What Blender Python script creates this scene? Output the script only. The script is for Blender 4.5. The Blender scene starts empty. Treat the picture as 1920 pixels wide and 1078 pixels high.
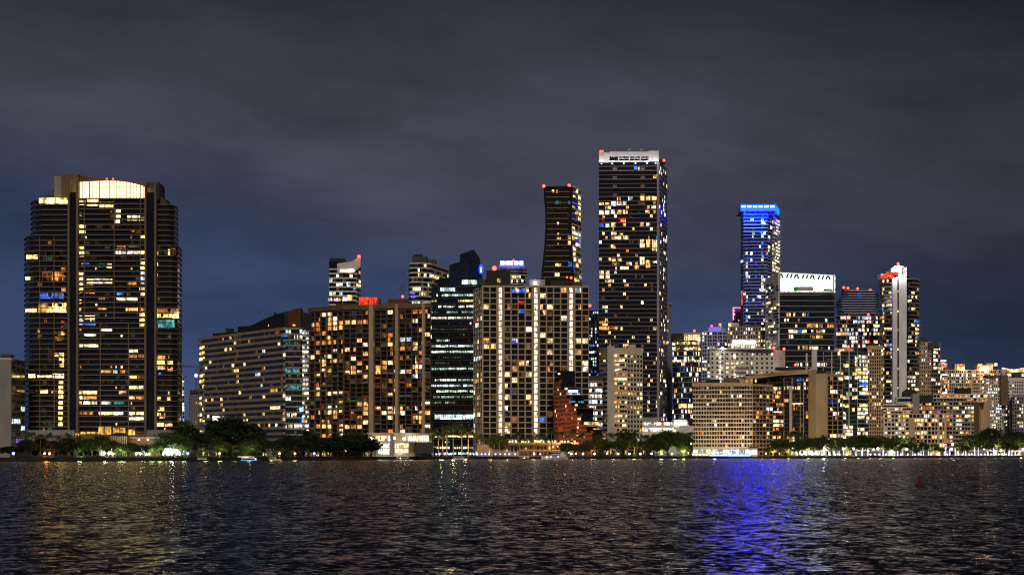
import bpy, math, random
from mathutils import Vector, Matrix
R = random.Random(7)
F, H, HY = 4000.0, 4.0, 850.0        # focal length in photo pixels, eye height, horizon row
GZ = 2.0                             # height of the land above the bay
sc = bpy.context.scene
COL = sc.collection

def X(px, Y): return (px - 960.0) * Y / F
def Zp(py, Y): return H + (HY - py) * Y / F
def lerp_tab(tab, x):
    if x <= tab[0][0]: return tab[0][1]
    for (a, b), (c, d) in zip(tab, tab[1:]):
        if x <= c: return b + (d - b) * (x - a) / (c - a)
    return tab[-1][1]
SHORE = [(-900, 930), (-300, 1020), (0, 1067), (340, 1122), (480, 1200), (720, 1391), (960, 1500), (1110, 1522), (1280, 1640), (1440, 1735), (1580, 1780), (1700, 1900), (1920, 2080), (2600, 2560)]
def shore(px): return lerp_tab(SHORE, px)

# ------------------------------------------------------------------ materials
MATS = {}
def nt(m):
    m.use_nodes = True
    t = m.node_tree; t.nodes.clear()
    return t, t.nodes, t.links
def surf(name, col, rough=0.8, var=0.14, scale=0.12, metal=0.0, spec=0.4, streak=True):
    if name in MATS: return MATS[name]
    m = bpy.data.materials.new(name); t, n, l = nt(m)
    out = n.new('ShaderNodeOutputMaterial'); p = n.new('ShaderNodeBsdfPrincipled')
    l.new(p.outputs[0], out.inputs[0])
    geo = n.new('ShaderNodeNewGeometry'); mp = n.new('ShaderNodeMapping')
    mp.inputs['Scale'].default_value = (1, 1, 0.5 if streak else 1)
    l.new(geo.outputs['Position'], mp.inputs[0])
    no = n.new('ShaderNodeTexNoise'); no.inputs['Scale'].default_value = scale; no.inputs['Detail'].default_value = 6
    l.new(mp.outputs[0], no.inputs['Vector'])
    mr = n.new('ShaderNodeMapRange'); mr.inputs[1].default_value = 0.3; mr.inputs[2].default_value = 0.7
    mr.inputs[3].default_value = 1 - var; mr.inputs[4].default_value = 1 + var
    l.new(no.outputs[0], mr.inputs[0])
    mx = n.new('ShaderNodeVectorMath'); mx.operation = 'SCALE'; mx.inputs[0].default_value = col[:3]
    l.new(mr.outputs[0], mx.inputs['Scale']); l.new(mx.outputs[0], p.inputs['Base Color'])
    p.inputs['Roughness'].default_value = rough; p.inputs['Metallic'].default_value = metal
    p.inputs['Specular IOR Level'].default_value = spec
    MATS[name] = m
    return m
def glow(name, col, s, var=0.75, cell=3.4, curtain=True, sample=True):
    """light from a room: strength varies from window to window and with curtains and furniture inside"""
    if name in MATS: return MATS[name]
    m = bpy.data.materials.new(name); t, n, l = nt(m)
    out = n.new('ShaderNodeOutputMaterial'); e = n.new('ShaderNodeEmission'); l.new(e.outputs[0], out.inputs[0])
    e.inputs[0].default_value = (*col, 1)
    if curtain:
        geo = n.new('ShaderNodeNewGeometry')
        dv = n.new('ShaderNodeVectorMath'); dv.operation = 'SCALE'; dv.inputs['Scale'].default_value = 1.0 / cell
        fl = n.new('ShaderNodeVectorMath'); fl.operation = 'FLOOR'
        wn = n.new('ShaderNodeTexWhiteNoise')
        l.new(geo.outputs['Position'], dv.inputs[0]); l.new(dv.outputs[0], fl.inputs[0]); l.new(fl.outputs[0], wn.inputs['Vector'])
        pw = n.new('ShaderNodeMath'); pw.operation = 'POWER'; pw.inputs[1].default_value = 1.7; l.new(wn.outputs['Value'], pw.inputs[0])
        mr = n.new('ShaderNodeMapRange'); mr.inputs[3].default_value = 1 - var; mr.inputs[4].default_value = 1 + var
        l.new(pw.outputs[0], mr.inputs[0])
        mp = n.new('ShaderNodeMapping'); mp.inputs['Scale'].default_value = (1, 1, 0.35)
        l.new(geo.outputs['Position'], mp.inputs[0])
        no = n.new('ShaderNodeTexNoise'); no.inputs['Scale'].default_value = 0.9; no.inputs['Detail'].default_value = 2
        l.new(mp.outputs[0], no.inputs['Vector'])
        m2 = n.new('ShaderNodeMapRange'); m2.inputs[1].default_value = 0.36; m2.inputs[2].default_value = 0.6
        m2.inputs[3].default_value = 0.15; m2.inputs[4].default_value = 1.15
        l.new(no.outputs[0], m2.inputs[0])
        a = n.new('ShaderNodeMath'); a.operation = 'MULTIPLY'; l.new(mr.outputs[0], a.inputs[0]); l.new(m2.outputs[0], a.inputs[1])
        b = n.new('ShaderNodeMath'); b.operation = 'MULTIPLY'; b.inputs[1].default_value = s; l.new(a.outputs[0], b.inputs[0])
        l.new(b.outputs[0], e.inputs[1])
    else:
        e.inputs[1].default_value = s
    if not sample or name.startswith('window_'): m.cycles.emission_sampling = 'NONE'
    MATS[name] = m
    return m
def glass(name, col, rough=0.12, spec=0.6):
    if name in MATS: return MATS[name]
    return surf(name, col, rough, 0.35, 0.35, 0, spec, streak=False)

glass('glass_dark', (0.012, 0.012, 0.013)); glass('glass_brown', (0.022, 0.016, 0.010)); glass('glass_blue', (0.010, 0.018, 0.034))
glass('glass_teal', (0.018, 0.024, 0.026)); glass('glass_blue_lit', (0.010, 0.022, 0.11), 0.25); glass('glass_green', (0.05, 0.085, 0.075), 0.25)
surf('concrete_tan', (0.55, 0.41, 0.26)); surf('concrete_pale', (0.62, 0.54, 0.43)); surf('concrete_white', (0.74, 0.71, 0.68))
surf('concrete_sand', (0.47, 0.37, 0.265)); surf('concrete_grey', (0.30, 0.29, 0.29)); surf('concrete_dark', (0.07, 0.067, 0.065)); surf('concrete_brown', (0.20, 0.13, 0.075))
surf('concrete_mauve', (0.30, 0.28, 0.34)); surf('roof_dark', (0.03, 0.03, 0.032)); surf('terracotta', (0.27, 0.06, 0.025))
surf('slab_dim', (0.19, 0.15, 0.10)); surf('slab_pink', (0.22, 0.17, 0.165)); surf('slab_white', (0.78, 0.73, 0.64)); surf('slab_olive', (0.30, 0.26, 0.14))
surf('slab_cool', (0.40, 0.44, 0.52)); surf('paint_pink', (0.75, 0.30, 0.45)); surf('paint_lilac', (0.45, 0.45, 0.72)); surf('paint_blue', (0.05, 0.06, 0.5))
surf('panel_red', (0.62, 0.06, 0.03)); surf('panel_green', (0.08, 0.36, 0.12)); surf('panel_blue', (0.16, 0.26, 0.45)); surf('panel_grey', (0.2, 0.19, 0.18))
surf('red_paint', (0.12, 0.008, 0.006)); surf('rust', (0.12, 0.03, 0.02)); surf('steel', (0.25, 0.25, 0.27), 0.4, 0.1, 1.0, 0.8)
surf('hull_white', (0.75, 0.75, 0.75), 0.3, 0.05); surf('hull_navy', (0.02, 0.03, 0.07), 0.3, 0.1); surf('canvas_white', (0.8, 0.8, 0.78), 0.9, 0.08)
surf('bark', (0.10, 0.075, 0.05), 0.9, 0.4, 2.0); surf('palm_bark', (0.22, 0.18, 0.13), 0.9, 0.3, 2.0)
surf('stone_wall', (0.03, 0.028, 0.026), 0.9, 0.5, 0.6)
for k, c, s in (('warm', (1, .50, .15), 1.9), ('warmw', (1, .72, .34), 2.8), ('yellow', (1, .70, .20), 2.4), ('orange', (1, .32, .06), 1.3),
                ('white', (1, .88, .68), 3.0), ('cool', (.72, .88, 1), 2.4), ('mint', (.74, 1, .78), 1.8), ('blue', (.06, .22, 1), 1.2),
                ('teal', (.15, .62, .72), .5), ('green', (.1, .8, .25), .5), ('purple', (.35, .12, 1), 1.0), ('red', (1, .05, .02), .9)):
    glow('window_' + k, c, s)
glow('window_dim', (.85, .45, .16), .16, sample=False); glow('window_dimcool', (.45, .55, .7), .07, sample=False)
glow('window_office_low', (.72, 1, .74), .55); surf('pier_white', (.78, .75, .80)); glow('window_dimgreen', (.5, .65, .5), .09, sample=False); glow('window_faint', (.8, .55, .3), .03, sample=False)
glow('strip_white', (1, .80, .52), 2.6, var=.25)
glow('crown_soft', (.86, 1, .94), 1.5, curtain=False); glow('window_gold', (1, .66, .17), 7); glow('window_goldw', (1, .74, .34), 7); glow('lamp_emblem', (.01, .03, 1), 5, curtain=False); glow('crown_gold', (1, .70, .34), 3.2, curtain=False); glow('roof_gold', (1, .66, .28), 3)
glow('lobby_amber', (1, .50, .10), 1.8, var=.5)
glow('flood_white', (1, .95, .85), 6, var=.4)
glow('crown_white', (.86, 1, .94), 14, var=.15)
glow('lamp_red', (1, .03, .02), 14, curtain=False); glow('lamp_white', (1, .93, .82), 20, curtain=False); glow('lamp_blue', (.22, .26, 1), 6, curtain=False)
glow('lamp_warm', (1, .6, .25), 22, curtain=False); glow('lamp_violet', (.75, .72, 1), 22, curtain=False)
glow('led_blue', (.0001, .0022, 1), 150, curtain=False); glow('led_ice', (.62, .68, 1), 3.2, curtain=False); glow('led_violet', (.25, .2, 1), .9, curtain=False)
glow('led_line', (.1, .3, 1), 2.5, curtain=False); glow('trunk_light', (.72, .62, 1), 3.4, var=.3, cell=.8)
glow('red_glow', (1, .06, .03), 1.6, var=.25); glow('sign_orange', (1, .35, .1), 1.2, var=.3); glow('sign_magenta', (.9, .3, .8), 1.5, curtain=False)
def W(k): return MATS['window_' + k] if 'window_' + k in MATS else MATS[k]

# ------------------------------------------------------------------ mesh helpers
class Fr:
    """upright frame along a facade from A to B, n points out of the wall"""
    def __init__(s, A, B):
        s.A = Vector(A[:2]); d = Vector(B[:2]) - s.A; s.L = d.length; s.u = d / s.L
        s.n = Vector((s.u.y, -s.u.x)); s.ang = math.atan2(s.u.y, s.u.x)
    def pt(s, u, d, z):
        p = s.A + s.u * u + s.n * d
        return (p.x, p.y, z)
class MB:
    def __init__(s): s.v = []; s.f = []; s.m = []
    def add(s, vs, fs, mat):
        o = len(s.v); s.v += vs; s.f += [tuple(i + o for i in f) for f in fs]; s.m += [mat] * len(fs)
    def box(s, fr, u0, u1, z0, z1, d0, d1, mat):
        vs = [fr.pt(u, d, z) for z in (z0, z1) for d in (d0, d1) for u in (u0, u1)]
        s.add(vs, [(0, 1, 3, 2)[::-1], (4, 5, 7, 6), (2, 3, 7, 6)[::-1], (0, 1, 5, 4), (0, 2, 6, 4)[::-1], (1, 3, 7, 5)], mat)
    def cube(s, c, sz, mat):
        s.box(Fr((c[0] - sz[0] / 2, c[1]), (c[0] + sz[0] / 2, c[1])), 0, sz[0], c[2] - sz[2] / 2, c[2] + sz[2] / 2, -sz[1] / 2, sz[1] / 2, mat)
    def prism(s, pts, z0, z1, mat):
        n = len(pts); tops = z1 if isinstance(z1, (list, tuple)) else [z1] * n
        vs = [(p[0], p[1], z0) for p in pts] + [(p[0], p[1], t) for p, t in zip(pts, tops)]
        s.add(vs, [tuple(range(n))[::-1], tuple(range(n, 2 * n))] + [(i, (i + 1) % n, n + (i + 1) % n, n + i) for i in range(n)], mat)
    def slab(s, prof, depth, mat, dirv=(0, 1)):
        """upright outline (list of xyz) given thickness along dirv"""
        n = len(prof)
        vs = list(prof) + [(p[0] + dirv[0] * depth, p[1] + dirv[1] * depth, p[2]) for p in prof]
        s.add(vs, [tuple(range(n)), tuple(range(n, 2 * n))[::-1]] + [(i, n + i, n + (i + 1) % n, (i + 1) % n) for i in range(n)], mat)
    def tube(s, path, rads, mat, k=6):
        rings = []
        for i, p in enumerate(path):
            p = Vector(p); a = Vector(path[max(i - 1, 0)]); b = Vector(path[min(i + 1, len(path) - 1)])
            t = (b - a).normalized(); x = t.orthogonal().normalized(); y = t.cross(x)
            if abs(t.z) > .7:
                x = Vector((1, 0, 0)); x = (x - t * x.dot(t)).normalized(); y = t.cross(x)
            rings.append([tuple(p + (x * math.cos(2 * math.pi * q / k) + y * math.sin(2 * math.pi * q / k)) * rads[i]) for q in range(k)])
        vs = [v for r in rings for v in r]; fs = []
        for i in range(len(path) - 1):
            for q in range(k): fs.append((i * k + q, i * k + (q + 1) % k, (i + 1) * k + (q + 1) % k, (i + 1) * k + q))
        fs += [tuple(range(k))[::-1], tuple(range((len(path) - 1) * k, len(path) * k))]
        s.add(vs, fs, mat)
    def ball(s, c, r, mat, k=8, h=5, sz=1.0):
        vs = [(c[0], c[1], c[2] - r * sz)]; fs = []
        for i in range(1, h):
            a = math.pi * i / h
            for q in range(k):
                b = 2 * math.pi * q / k
                vs.append((c[0] + r * math.sin(a) * math.cos(b), c[1] + r * math.sin(a) * math.sin(b), c[2] - r * sz * math.cos(a)))
        vs.append((c[0], c[1], c[2] + r * sz))
        for q in range(k):
            fs.append((0, 1 + (q + 1) % k, 1 + q))
            for i in range(h - 2): fs.append((1 + i * k + q, 1 + i * k + (q + 1) % k, 1 + (i + 1) * k + (q + 1) % k, 1 + (i + 1) * k + q))
            fs.append((1 + (h - 2) * k + q, 1 + (h - 2) * k + (q + 1) % k, len(vs) - 1))
        s.add(vs, fs, mat)
    def data(s, name, off=(0, 0, 0), smooth=False):
        me = bpy.data.meshes.new(name)
        me.from_pydata([(v[0] - off[0], v[1] - off[1], v[2] - off[2]) for v in s.v], [], s.f)
        names = []
        for m in s.m:
            if m not in names: names.append(m)
        for m in names: me.materials.append(MATS[m])
        idx = {m: i for i, m in enumerate(names)}
        me.polygons.foreach_set('material_index', [idx[m] for m in s.m])
        if smooth: me.polygons.foreach_set('use_smooth', [True] * len(me.polygons))
        me.update()
        return me
    def obj(s, name, parent=None, smooth=False):
        o = bpy.data.objects.new(name, s.data(name, parent.location if parent else (0, 0, 0), smooth)); COL.objects.link(o)
        if parent: o.parent = parent
        return o
def tag(o, label, cat, group=None):
    o['label'] = label; o['category'] = cat
    if group: o['group'] = group
    if len(label.split()) > 16: print('LONGLABEL', label)
    return o
def empty(name, loc, label, cat, group=None):
    o = bpy.data.objects.new(name, None); COL.objects.link(o); o.location = loc; o.empty_display_size = 2
    return tag(o, label, cat, group)
def copy_tree(o, loc, label=None, scale=None, rz=None):
    c = o.copy(); COL.objects.link(c); c.location = loc
    if label: c['label'] = label
    if scale is not None: c.scale = scale
    if rz is not None: c.rotation_euler = (0, 0, rz)
    for ch in list(o.children):
        d = ch.copy(); COL.objects.link(d); d.parent = c
        for g in list(ch.children):
            e = g.copy(); COL.objects.link(e); e.parent = d
    return c
UB = bpy.data.meshes.new('window_pane')
UB.from_pydata([(x, y, z) for z in (0, 1) for y in (0, 1) for x in (0, 1)], [],
               [(0, 2, 3, 1), (4, 5, 7, 6), (0, 1, 5, 4), (2, 6, 7, 3), (0, 4, 6, 2), (1, 3, 7, 5)])
UB.materials.append(MATS['glass_dark'])

# ------------------------------------------------------------------ buildings
class Bld:
    def __init__(s, name, label, px, Y, cat='tower', maxwin=100, minpix=7.0, group=None):
        s.root = empty(name, (X(px, Y), Y, GZ), label, cat, group)
        s.lat = MB(); s.wins = []; s.Y = Y; s.maxwin = maxwin; s.minpix = minpix; s.floors = {}; s.rng = random.Random(label)
    def body(s, chain, top, back, mat, name='wall', base=GZ, topY=None, tops=None):
        pts = [(X(p, y), y) for p, y in chain]
        zt = Zp(top, topY or chain[0][1])
        (xl, yl), (xr, yr) = pts[0], pts[-1]; yb = max(yl, yr) + back
        poly = pts + [(min(xr, xr * yb / yr), yb), (max(xl, xl * yb / yl), yb)]
        mb = MB(); mb.prism(poly, base, zt, mat); mb.obj(name, s.root)
        s.pts, s.zt = pts, zt
        return pts, zt
    def facade(s, A, B, z0, z1, fpx=None, nf=None, nb=8, slab=None, pier=None, every=1, lit=None, dark='glass_dark', panes=True,
               mu=.08, jit=0, hf=(.2, .9), balc=None, strips=None, blank=(), skipf=None, ends=True):
        fr = Fr(A, B); Ym = (A[1] + B[1]) / 2
        if nf is None: nf = max(1, round((z1 - z0) / (fpx * Ym / F)))
        fh = (z1 - z0) / nf; cw = fr.L / nb; r = s.rng; s.nfac = getattr(s, 'nfac', 0) + 1
        if slab:
            t, pr, m = slab
            for j in range(nf + 1):
                s.lat.box(fr, 0 if ends else .02, fr.L, z0 + j * fh - t * fh / 2, z0 + j * fh + t * fh / 2, -.05, pr, m)
        if balc:
            t, pr, m, ph, pm = balc
            for j in range(nf + 1):
                mb = s.floors.setdefault((s.nfac, j), MB())
                mb.box(fr, .03, fr.L - .03, z0 + j * fh - t * fh / 2, z0 + j * fh + t * fh / 2, -.05, pr, m)
                if ph and j < nf: mb.box(fr, .05, fr.L - .05, z0 + j * fh + t * fh / 2, z0 + j * fh + t * fh / 2 + ph * fh, pr - .12, pr - .02, pm)
        if pier:
            w, pr, m = pier
            for k in range(0, nb + 1, every):
                u = k * cw
                s.lat.box(fr, max(u - w / 2, 0.01), min(u + w / 2, fr.L - .01), z0, z1 - .02, -.04, pr, m)
        lit = lit or {}
        keys = [k for k, _ in lit.get('mats', [('warm', 1)])]; ws = [w for _, w in lit.get('mats', [('warm', 1)])]
        colw = [0.35 + 1.3 * r.random() for _ in range(nb)]
        roww = [0.4 + 1.2 * r.random() for _ in range(nf)]
        run = 0; key = None
        for j in range(nf):
            if lit.get('rows') is not None:
                active = r.random() < lit['rows']
            else: active = True
            run = 0; rowkey = r.choices(keys, ws)[0]
            for i in range(nb):
                if i in blank: continue
                if strips and i in strips:
                    s.wins.append((fr, i * cw + cw * .28, (i + 1) * cw - cw * .28, z0 + (j + .07) * fh, z0 + (j + .93) * fh, strips[i])); continue
                if skipf and skipf(i, j, nb, nf): continue
                if run > 0: run -= 1
                else:
                    key = None
                    p = lit.get('p', .2) * colw[i] * roww[j] * (1 if active else lit.get('off', .08))
                    if r.random() < p:
                        key = rowkey if lit.get('same') else r.choices(keys, ws)[0]
                        run = int(r.expovariate(1 / lit.get('run', .8)))
                    elif r.random() < lit.get('dim', .2): key = r.choice(lit.get('dims', ['dim', 'dim', 'dimcool', 'faint', 'faint']))
                if key is None and not panes: continue
                a, b = hf; m0 = mu + jit * r.random(); m1 = mu + jit * r.random()
                if key and key in ('warm', 'orange', 'white') and r.random() < .35:
                    if r.random() < .5: m0 = .5
                    else: m1 = .5
                s.wins.append((fr, (i + m0) * cw, (i + 1 - m1) * cw, z0 + (j + a) * fh, z0 + (j + b) * fh, key or dark))
        return fr, fh, cw
    def win(s, px0, py0, px1, py1, Y, key, A=None, B=None):
        """a pane on a frontal wall at depth Y, given by where it shows"""
        fr = Fr((X(0, Y), Y), (X(1920, Y), Y))
        s.wins.append((fr, px0 * Y / F, px1 * Y / F, Zp(py1, Y), Zp(py0, Y), key))
    def boxp(s, name, px0, px1, py0, py1, Y, depth, mat, label=None):
        mb = MB(); mb.box(Fr((X(px0, Y), Y), (X(px1, Y), Y)), 0, (px1 - px0) * Y / F, Zp(py1, Y), Zp(py0, Y), -depth, 0, mat)
        o = mb.obj(name, s.root)
        if label: o['label'] = label
        return o
    def poly(s, name, pts, Y, depth, mat):
        mb = MB(); mb.slab([(X(p, Y), Y, Zp(q, Y)) for p, q in pts], depth, mat)
        return mb.obj(name, s.root)
    def beacon(s, px, py, Y, r=1.0, mat='lamp_red', name='warning_light'):
        z = Zp(py, Y); ms = MB(); ms.tube([(X(px, Y), Y, z - 3), (X(px, Y), Y, z)], [.15, .15], 'steel', 5); m_ = ms.obj('light_mast', s.root)
        mb = MB(); mb.ball((X(px, Y), Y, z), r * Y / 1800, mat)
        o = bpy.data.objects.new(name, mb.data(name, s.root.location)); COL.objects.link(o); o.parent = m_
        return o
    def done(s, lattice='facade_frame'):
        if s.lat.v: s.lat.obj(lattice, s.root)
        fl = sorted(s.floors, key=lambda k: -max(v[2] for v in s.floors[k].v)); rest = MB()
        for k in fl[:100]: s.floors[k].obj('balcony', s.root)
        for k in fl[100:]:
            for i, f in enumerate(s.floors[k].f): pass
            o_ = len(rest.v); rest.v += s.floors[k].v; rest.f += [tuple(a + o_ for a in f) for f in s.floors[k].f]; rest.m += s.floors[k].m
        if rest.v: rest.obj('balcony', s.root)['kind'] = 'stuff'
        def area(w): return (w[2] - w[1]) * (w[4] - w[3]) * (F / s.Y) ** 2
        darkk = lambda w: w[5].startswith('glass') or w[5] in ('dim', 'dimcool', 'dimgreen', 'faint')
        order = sorted(s.wins, key=lambda w: (darkk(w), -area(w)))
        big = [w for w in order if area(w) >= s.minpix][:s.maxwin]; ids = set(map(id, big))
        off = s.root.location
        for w in big:
            fr, u0, u1, za, zb, key = w
            o = bpy.data.objects.new('window', UB); COL.objects.link(o); o.parent = s.root
            p = fr.pt(u0, .08, za); o.location = (p[0] - off.x, p[1] - off.y, p[2] - off.z)
            o.rotation_euler = (0, 0, fr.ang); o.scale = (u1 - u0, .1, zb - za)
            o.material_slots[0].link = 'OBJECT'; o.material_slots[0].material = W(key)
        rest = [w for w in s.wins if id(w) not in ids]
        if rest:
            mb = MB()
            for fr, u0, u1, za, zb, key in rest:
                mb.box(fr, u0, u1, za, zb, -.02, .08, key if key in MATS else 'window_' + key)
            mb.obj('window', s.root)['kind'] = 'stuff'

RES = [('warm', 4), ('warmw', 4), ('orange', 2), ('white', 2), ('yellow', 1.5), ('cool', .5), ('blue', .1), ('purple', .06)]
ORG = [('warm', 5), ('orange', 5), ('warmw', 3), ('white', 1.5), ('cool', .4), ('red', .2)]
OFF = [('white', 2.5), ('mint', 3), ('cool', 1.2), ('yellow', .6), ('dimgreen', 3.5), ('office_low', 4)]
WHT = [('white', 5), ('warmw', 4), ('cool', 2), ('warm', 2), ('blue', .15)]
exec_buildings = []
# ================================================================== the skyline
def seg(b, i): return b.pts[i], b.pts[i + 1]

# ---- far left: pale slab end
b = Bld('apartment_block', 'pale blank walled block cut off by the left edge of the picture', 0, 1120, 'building')
b.body([(-70, 1118), (21, 1118), (47, 1150)], 673, 30, 'concrete_grey')
A, B_ = seg(b, 1); b.facade(A, B_, GZ, b.zt, fpx=12, nb=3, slab=(.15, .2, 'concrete_dark'), pier=(.3, .25, 'concrete_dark'), lit=dict(p=.12, mats=[('cool', 2), ('purple', 1), ('warm', 1)], dim=.1))
A, B_ = seg(b, 0)
fr = Fr(A, B_)
for k in range(5): b.lat.box(fr, 4 + k * 4.6, 4.4 + k * 4.6, GZ, b.zt, 0, .35, 'concrete_grey')
b.boxp('roof_parapet', -70, 21.5, 670.5, 675, 1117.6, 6, 'concrete_pale'); b.boxp('plant_room', 2, 20, 664, 673, 1130, 8, 'concrete_dark')
b.done()

# ---- the big dark tower on the left
b = Bld('residential_tower', 'huge dark curved apartment tower with glowing arched glass crown, farthest left of the tall towers', 193, 1180)
YC, YW = 1165.0, 1172.0
zs = Zp(372, YC); nfl = 46; fh = (zs - GZ - 11) / nfl
def chain(l, Y=None): return [(X(p, y), y) for p, y in l]
core = MB(); core.prism(chain([(128, YC + 3), (292, YC + 3), (292, 1205), (128, 1205)]), GZ, Zp(372, YC), 'glass_brown'); core.obj('wall', b.root)
piers = MB()
for p0, p1, pr in ((127.5, 131, 1.2), (143.5, 147.5, 1.4), (271.5, 275, 1.4), (290, 293.5, 1.2)):
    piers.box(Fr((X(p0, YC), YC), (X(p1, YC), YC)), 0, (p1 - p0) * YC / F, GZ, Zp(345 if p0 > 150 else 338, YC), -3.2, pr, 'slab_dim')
piers.obj('pier', b.root)
shaft = MB()
for p0, p1 in ((131, 143.5), (275, 290)):
    shaft.box(Fr((X(p0, YC), YC + 2), (X(p1, YC), YC + 2)), 0, (p1 - p0) * YC / F, GZ, Zp(360, YC), -2, 0, 'glass_dark')
shaft.obj('dark_recess', b.root)
LW = [(46, 1196), (48, 1184), (55, 1174), (68, 1169), (128, 1169)]; LU = [(58, 1196), (60, 1185), (67, 1176), (80, 1171), (128, 1171)]
RW = [(293, 1169), (322, 1169), (333, 1174), (337, 1184), (339, 1196)]; RU = [(293, 1171), (316, 1171), (327, 1176), (331, 1185), (332.5, 1196)]
def grow(l, k, cx): return [((p - cx) * k + cx, y - 1.3) for p, y in l]
wing = MB(); wing.prism(chain(LW) + [(X(128, 1196), 1200), (X(46, 1196), 1200)], GZ, Zp(443, YW), 'glass_brown')
wing.prism(chain(LU) + [(X(128, 1196), 1199), (X(58, 1196), 1199)], Zp(443, YW) - 1, Zp(374, YW), 'glass_brown'); wing.obj('rounded_wing', b.root)
wing = MB(); wing.prism(chain(RW) + [(X(339, 1196), 1200), (X(293, 1196), 1200)], GZ, Zp(460, YW), 'glass_brown')
wing.prism(chain(RU) + [(X(332.5, 1196), 1199), (X(293, 1196), 1199)], Zp(460, YW) - 1, Zp(386, YW), 'glass_brown'); wing.obj('rounded_wing', b.root)
for j in range(nfl + 1):
    z = GZ + 11 + j * fh
    mb = MB()
    fr = Fr((X(147.5, YC), YC + 3), (X(271.5, YC), YC + 3))
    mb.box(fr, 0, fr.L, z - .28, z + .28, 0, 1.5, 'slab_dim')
    mb.box(fr, 0, fr.L, z + .28, z + .9, 1.38, 1.45, 'glass_dark')
    for LO, UP, sp, top, cx in ((LW, LU, 443, 374, 128), (RW, RU, 460, 386, 293)):
        if z > Zp(top, YW) + 1: continue
        c = grow(LO if z < Zp(sp, YW) + 1 else UP, 1.018, cx)
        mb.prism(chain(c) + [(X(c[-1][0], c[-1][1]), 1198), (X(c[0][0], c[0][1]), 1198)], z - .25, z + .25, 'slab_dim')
    if mb.v: mb.obj('balcony', b.root)
mul = MB()
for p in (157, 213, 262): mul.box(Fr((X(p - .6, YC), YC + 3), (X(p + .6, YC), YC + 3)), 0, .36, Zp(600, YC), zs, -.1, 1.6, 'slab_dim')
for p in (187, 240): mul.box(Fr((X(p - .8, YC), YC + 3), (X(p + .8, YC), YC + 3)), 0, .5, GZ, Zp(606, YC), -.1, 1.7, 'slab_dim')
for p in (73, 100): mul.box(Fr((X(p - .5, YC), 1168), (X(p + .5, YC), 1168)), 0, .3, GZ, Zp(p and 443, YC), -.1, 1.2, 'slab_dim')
mul.obj('mullion', b.root)
# crown: arched glass hall, side shoulders and plant boxes
top = lambda p: 339 + 12 * ((p - 208) / 66) ** 2 if p > 208 else 339 + 2.5 * ((p - 208) / 60) ** 2
prof = [(147, 371)] + [(147 + k * 6.35, top(147 + k * 6.35)) for k in range(21)] + [(274, 371)]
o = b.poly('crown_window', prof, YC + 1.5, 8, 'crown_gold')
mb = MB()
for k in range(0, 21):
    p = 147 + k * 6.35
    mb.box(Fr((X(p, YC), YC + 1.4), (X(p + .8, YC), YC + 1.4)), 0, .3 if k % 3 else .55, Zp(371, YC), Zp(top(p), YC), -.1, .3, 'slab_olive')
mb.box(Fr((X(147, YC), YC + 1.2), (X(274, YC), YC + 1.2)), 0, 127 * YC / F, Zp(350.6, YC), Zp(350, YC), -.1, .1, 'slab_olive')
mb.slab([(X(p, YC), YC, Zp(q, YC)) for p, q in [(146, top(147) - .2)] + [(147 + k * 6.35, top(147 + k * 6.35) - .2) for k in range(21)] + [(275, top(274) - .2)] + [(147 + k * 6.35, top(147 + k * 6.35) - 2) for k in range(20, -1, -1)] + [(146, top(147) - 2)]], 10, 'concrete_brown')
mb.obj('crown_frame', b.root)
b.boxp('crown_shoulder', 115, 147, 327, 375, YC + 6, 22, 'concrete_brown'); b.boxp('crown_shoulder', 274, 297, 341.5, 375, YC + 6, 22, 'concrete_dark')
b.boxp('plant_room', 102, 118, 331, 372, YC + 10, 14, 'concrete_grey')
b.poly('roof', [(132, 327), (146, 329), (172, 333), (290, 343), (296, 346), (296, 372), (132, 372)], YC + 14, 16, 'rust')
b.poly('roof', [(86, 366), (100, 357), (128, 352), (128, 374), (84, 374)], 1176, 14, 'concrete_dark')
b.poly('roof', [(297, 364), (304, 372), (312, 374), (312, 388), (297, 388)], 1178, 12, 'concrete_dark')
b.beacon(200, 336, YC + 3, .75); b.beacon(212, 336, YC + 3, .75)
b.boxp('podium', 46, 139, 806, 838, 1160, 8, 'concrete_grey'); b.boxp('podium', 275, 330, 806, 838, 1160, 8, 'concrete_grey'); b.boxp('podium', 139, 275, 812, 838, 1161, 8, 'concrete_brown')
GK = {'yellow': 'gold', 'warmw': 'goldw'}
zx = lambda l, Y: [b.win(x0 / 1.858, 300 + y0 / 1.858, x1 / 1.858, 300 + y1 / 1.858, Y, GK.get(k, k)) for x0, y0, x1, y1, k in l]
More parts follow.
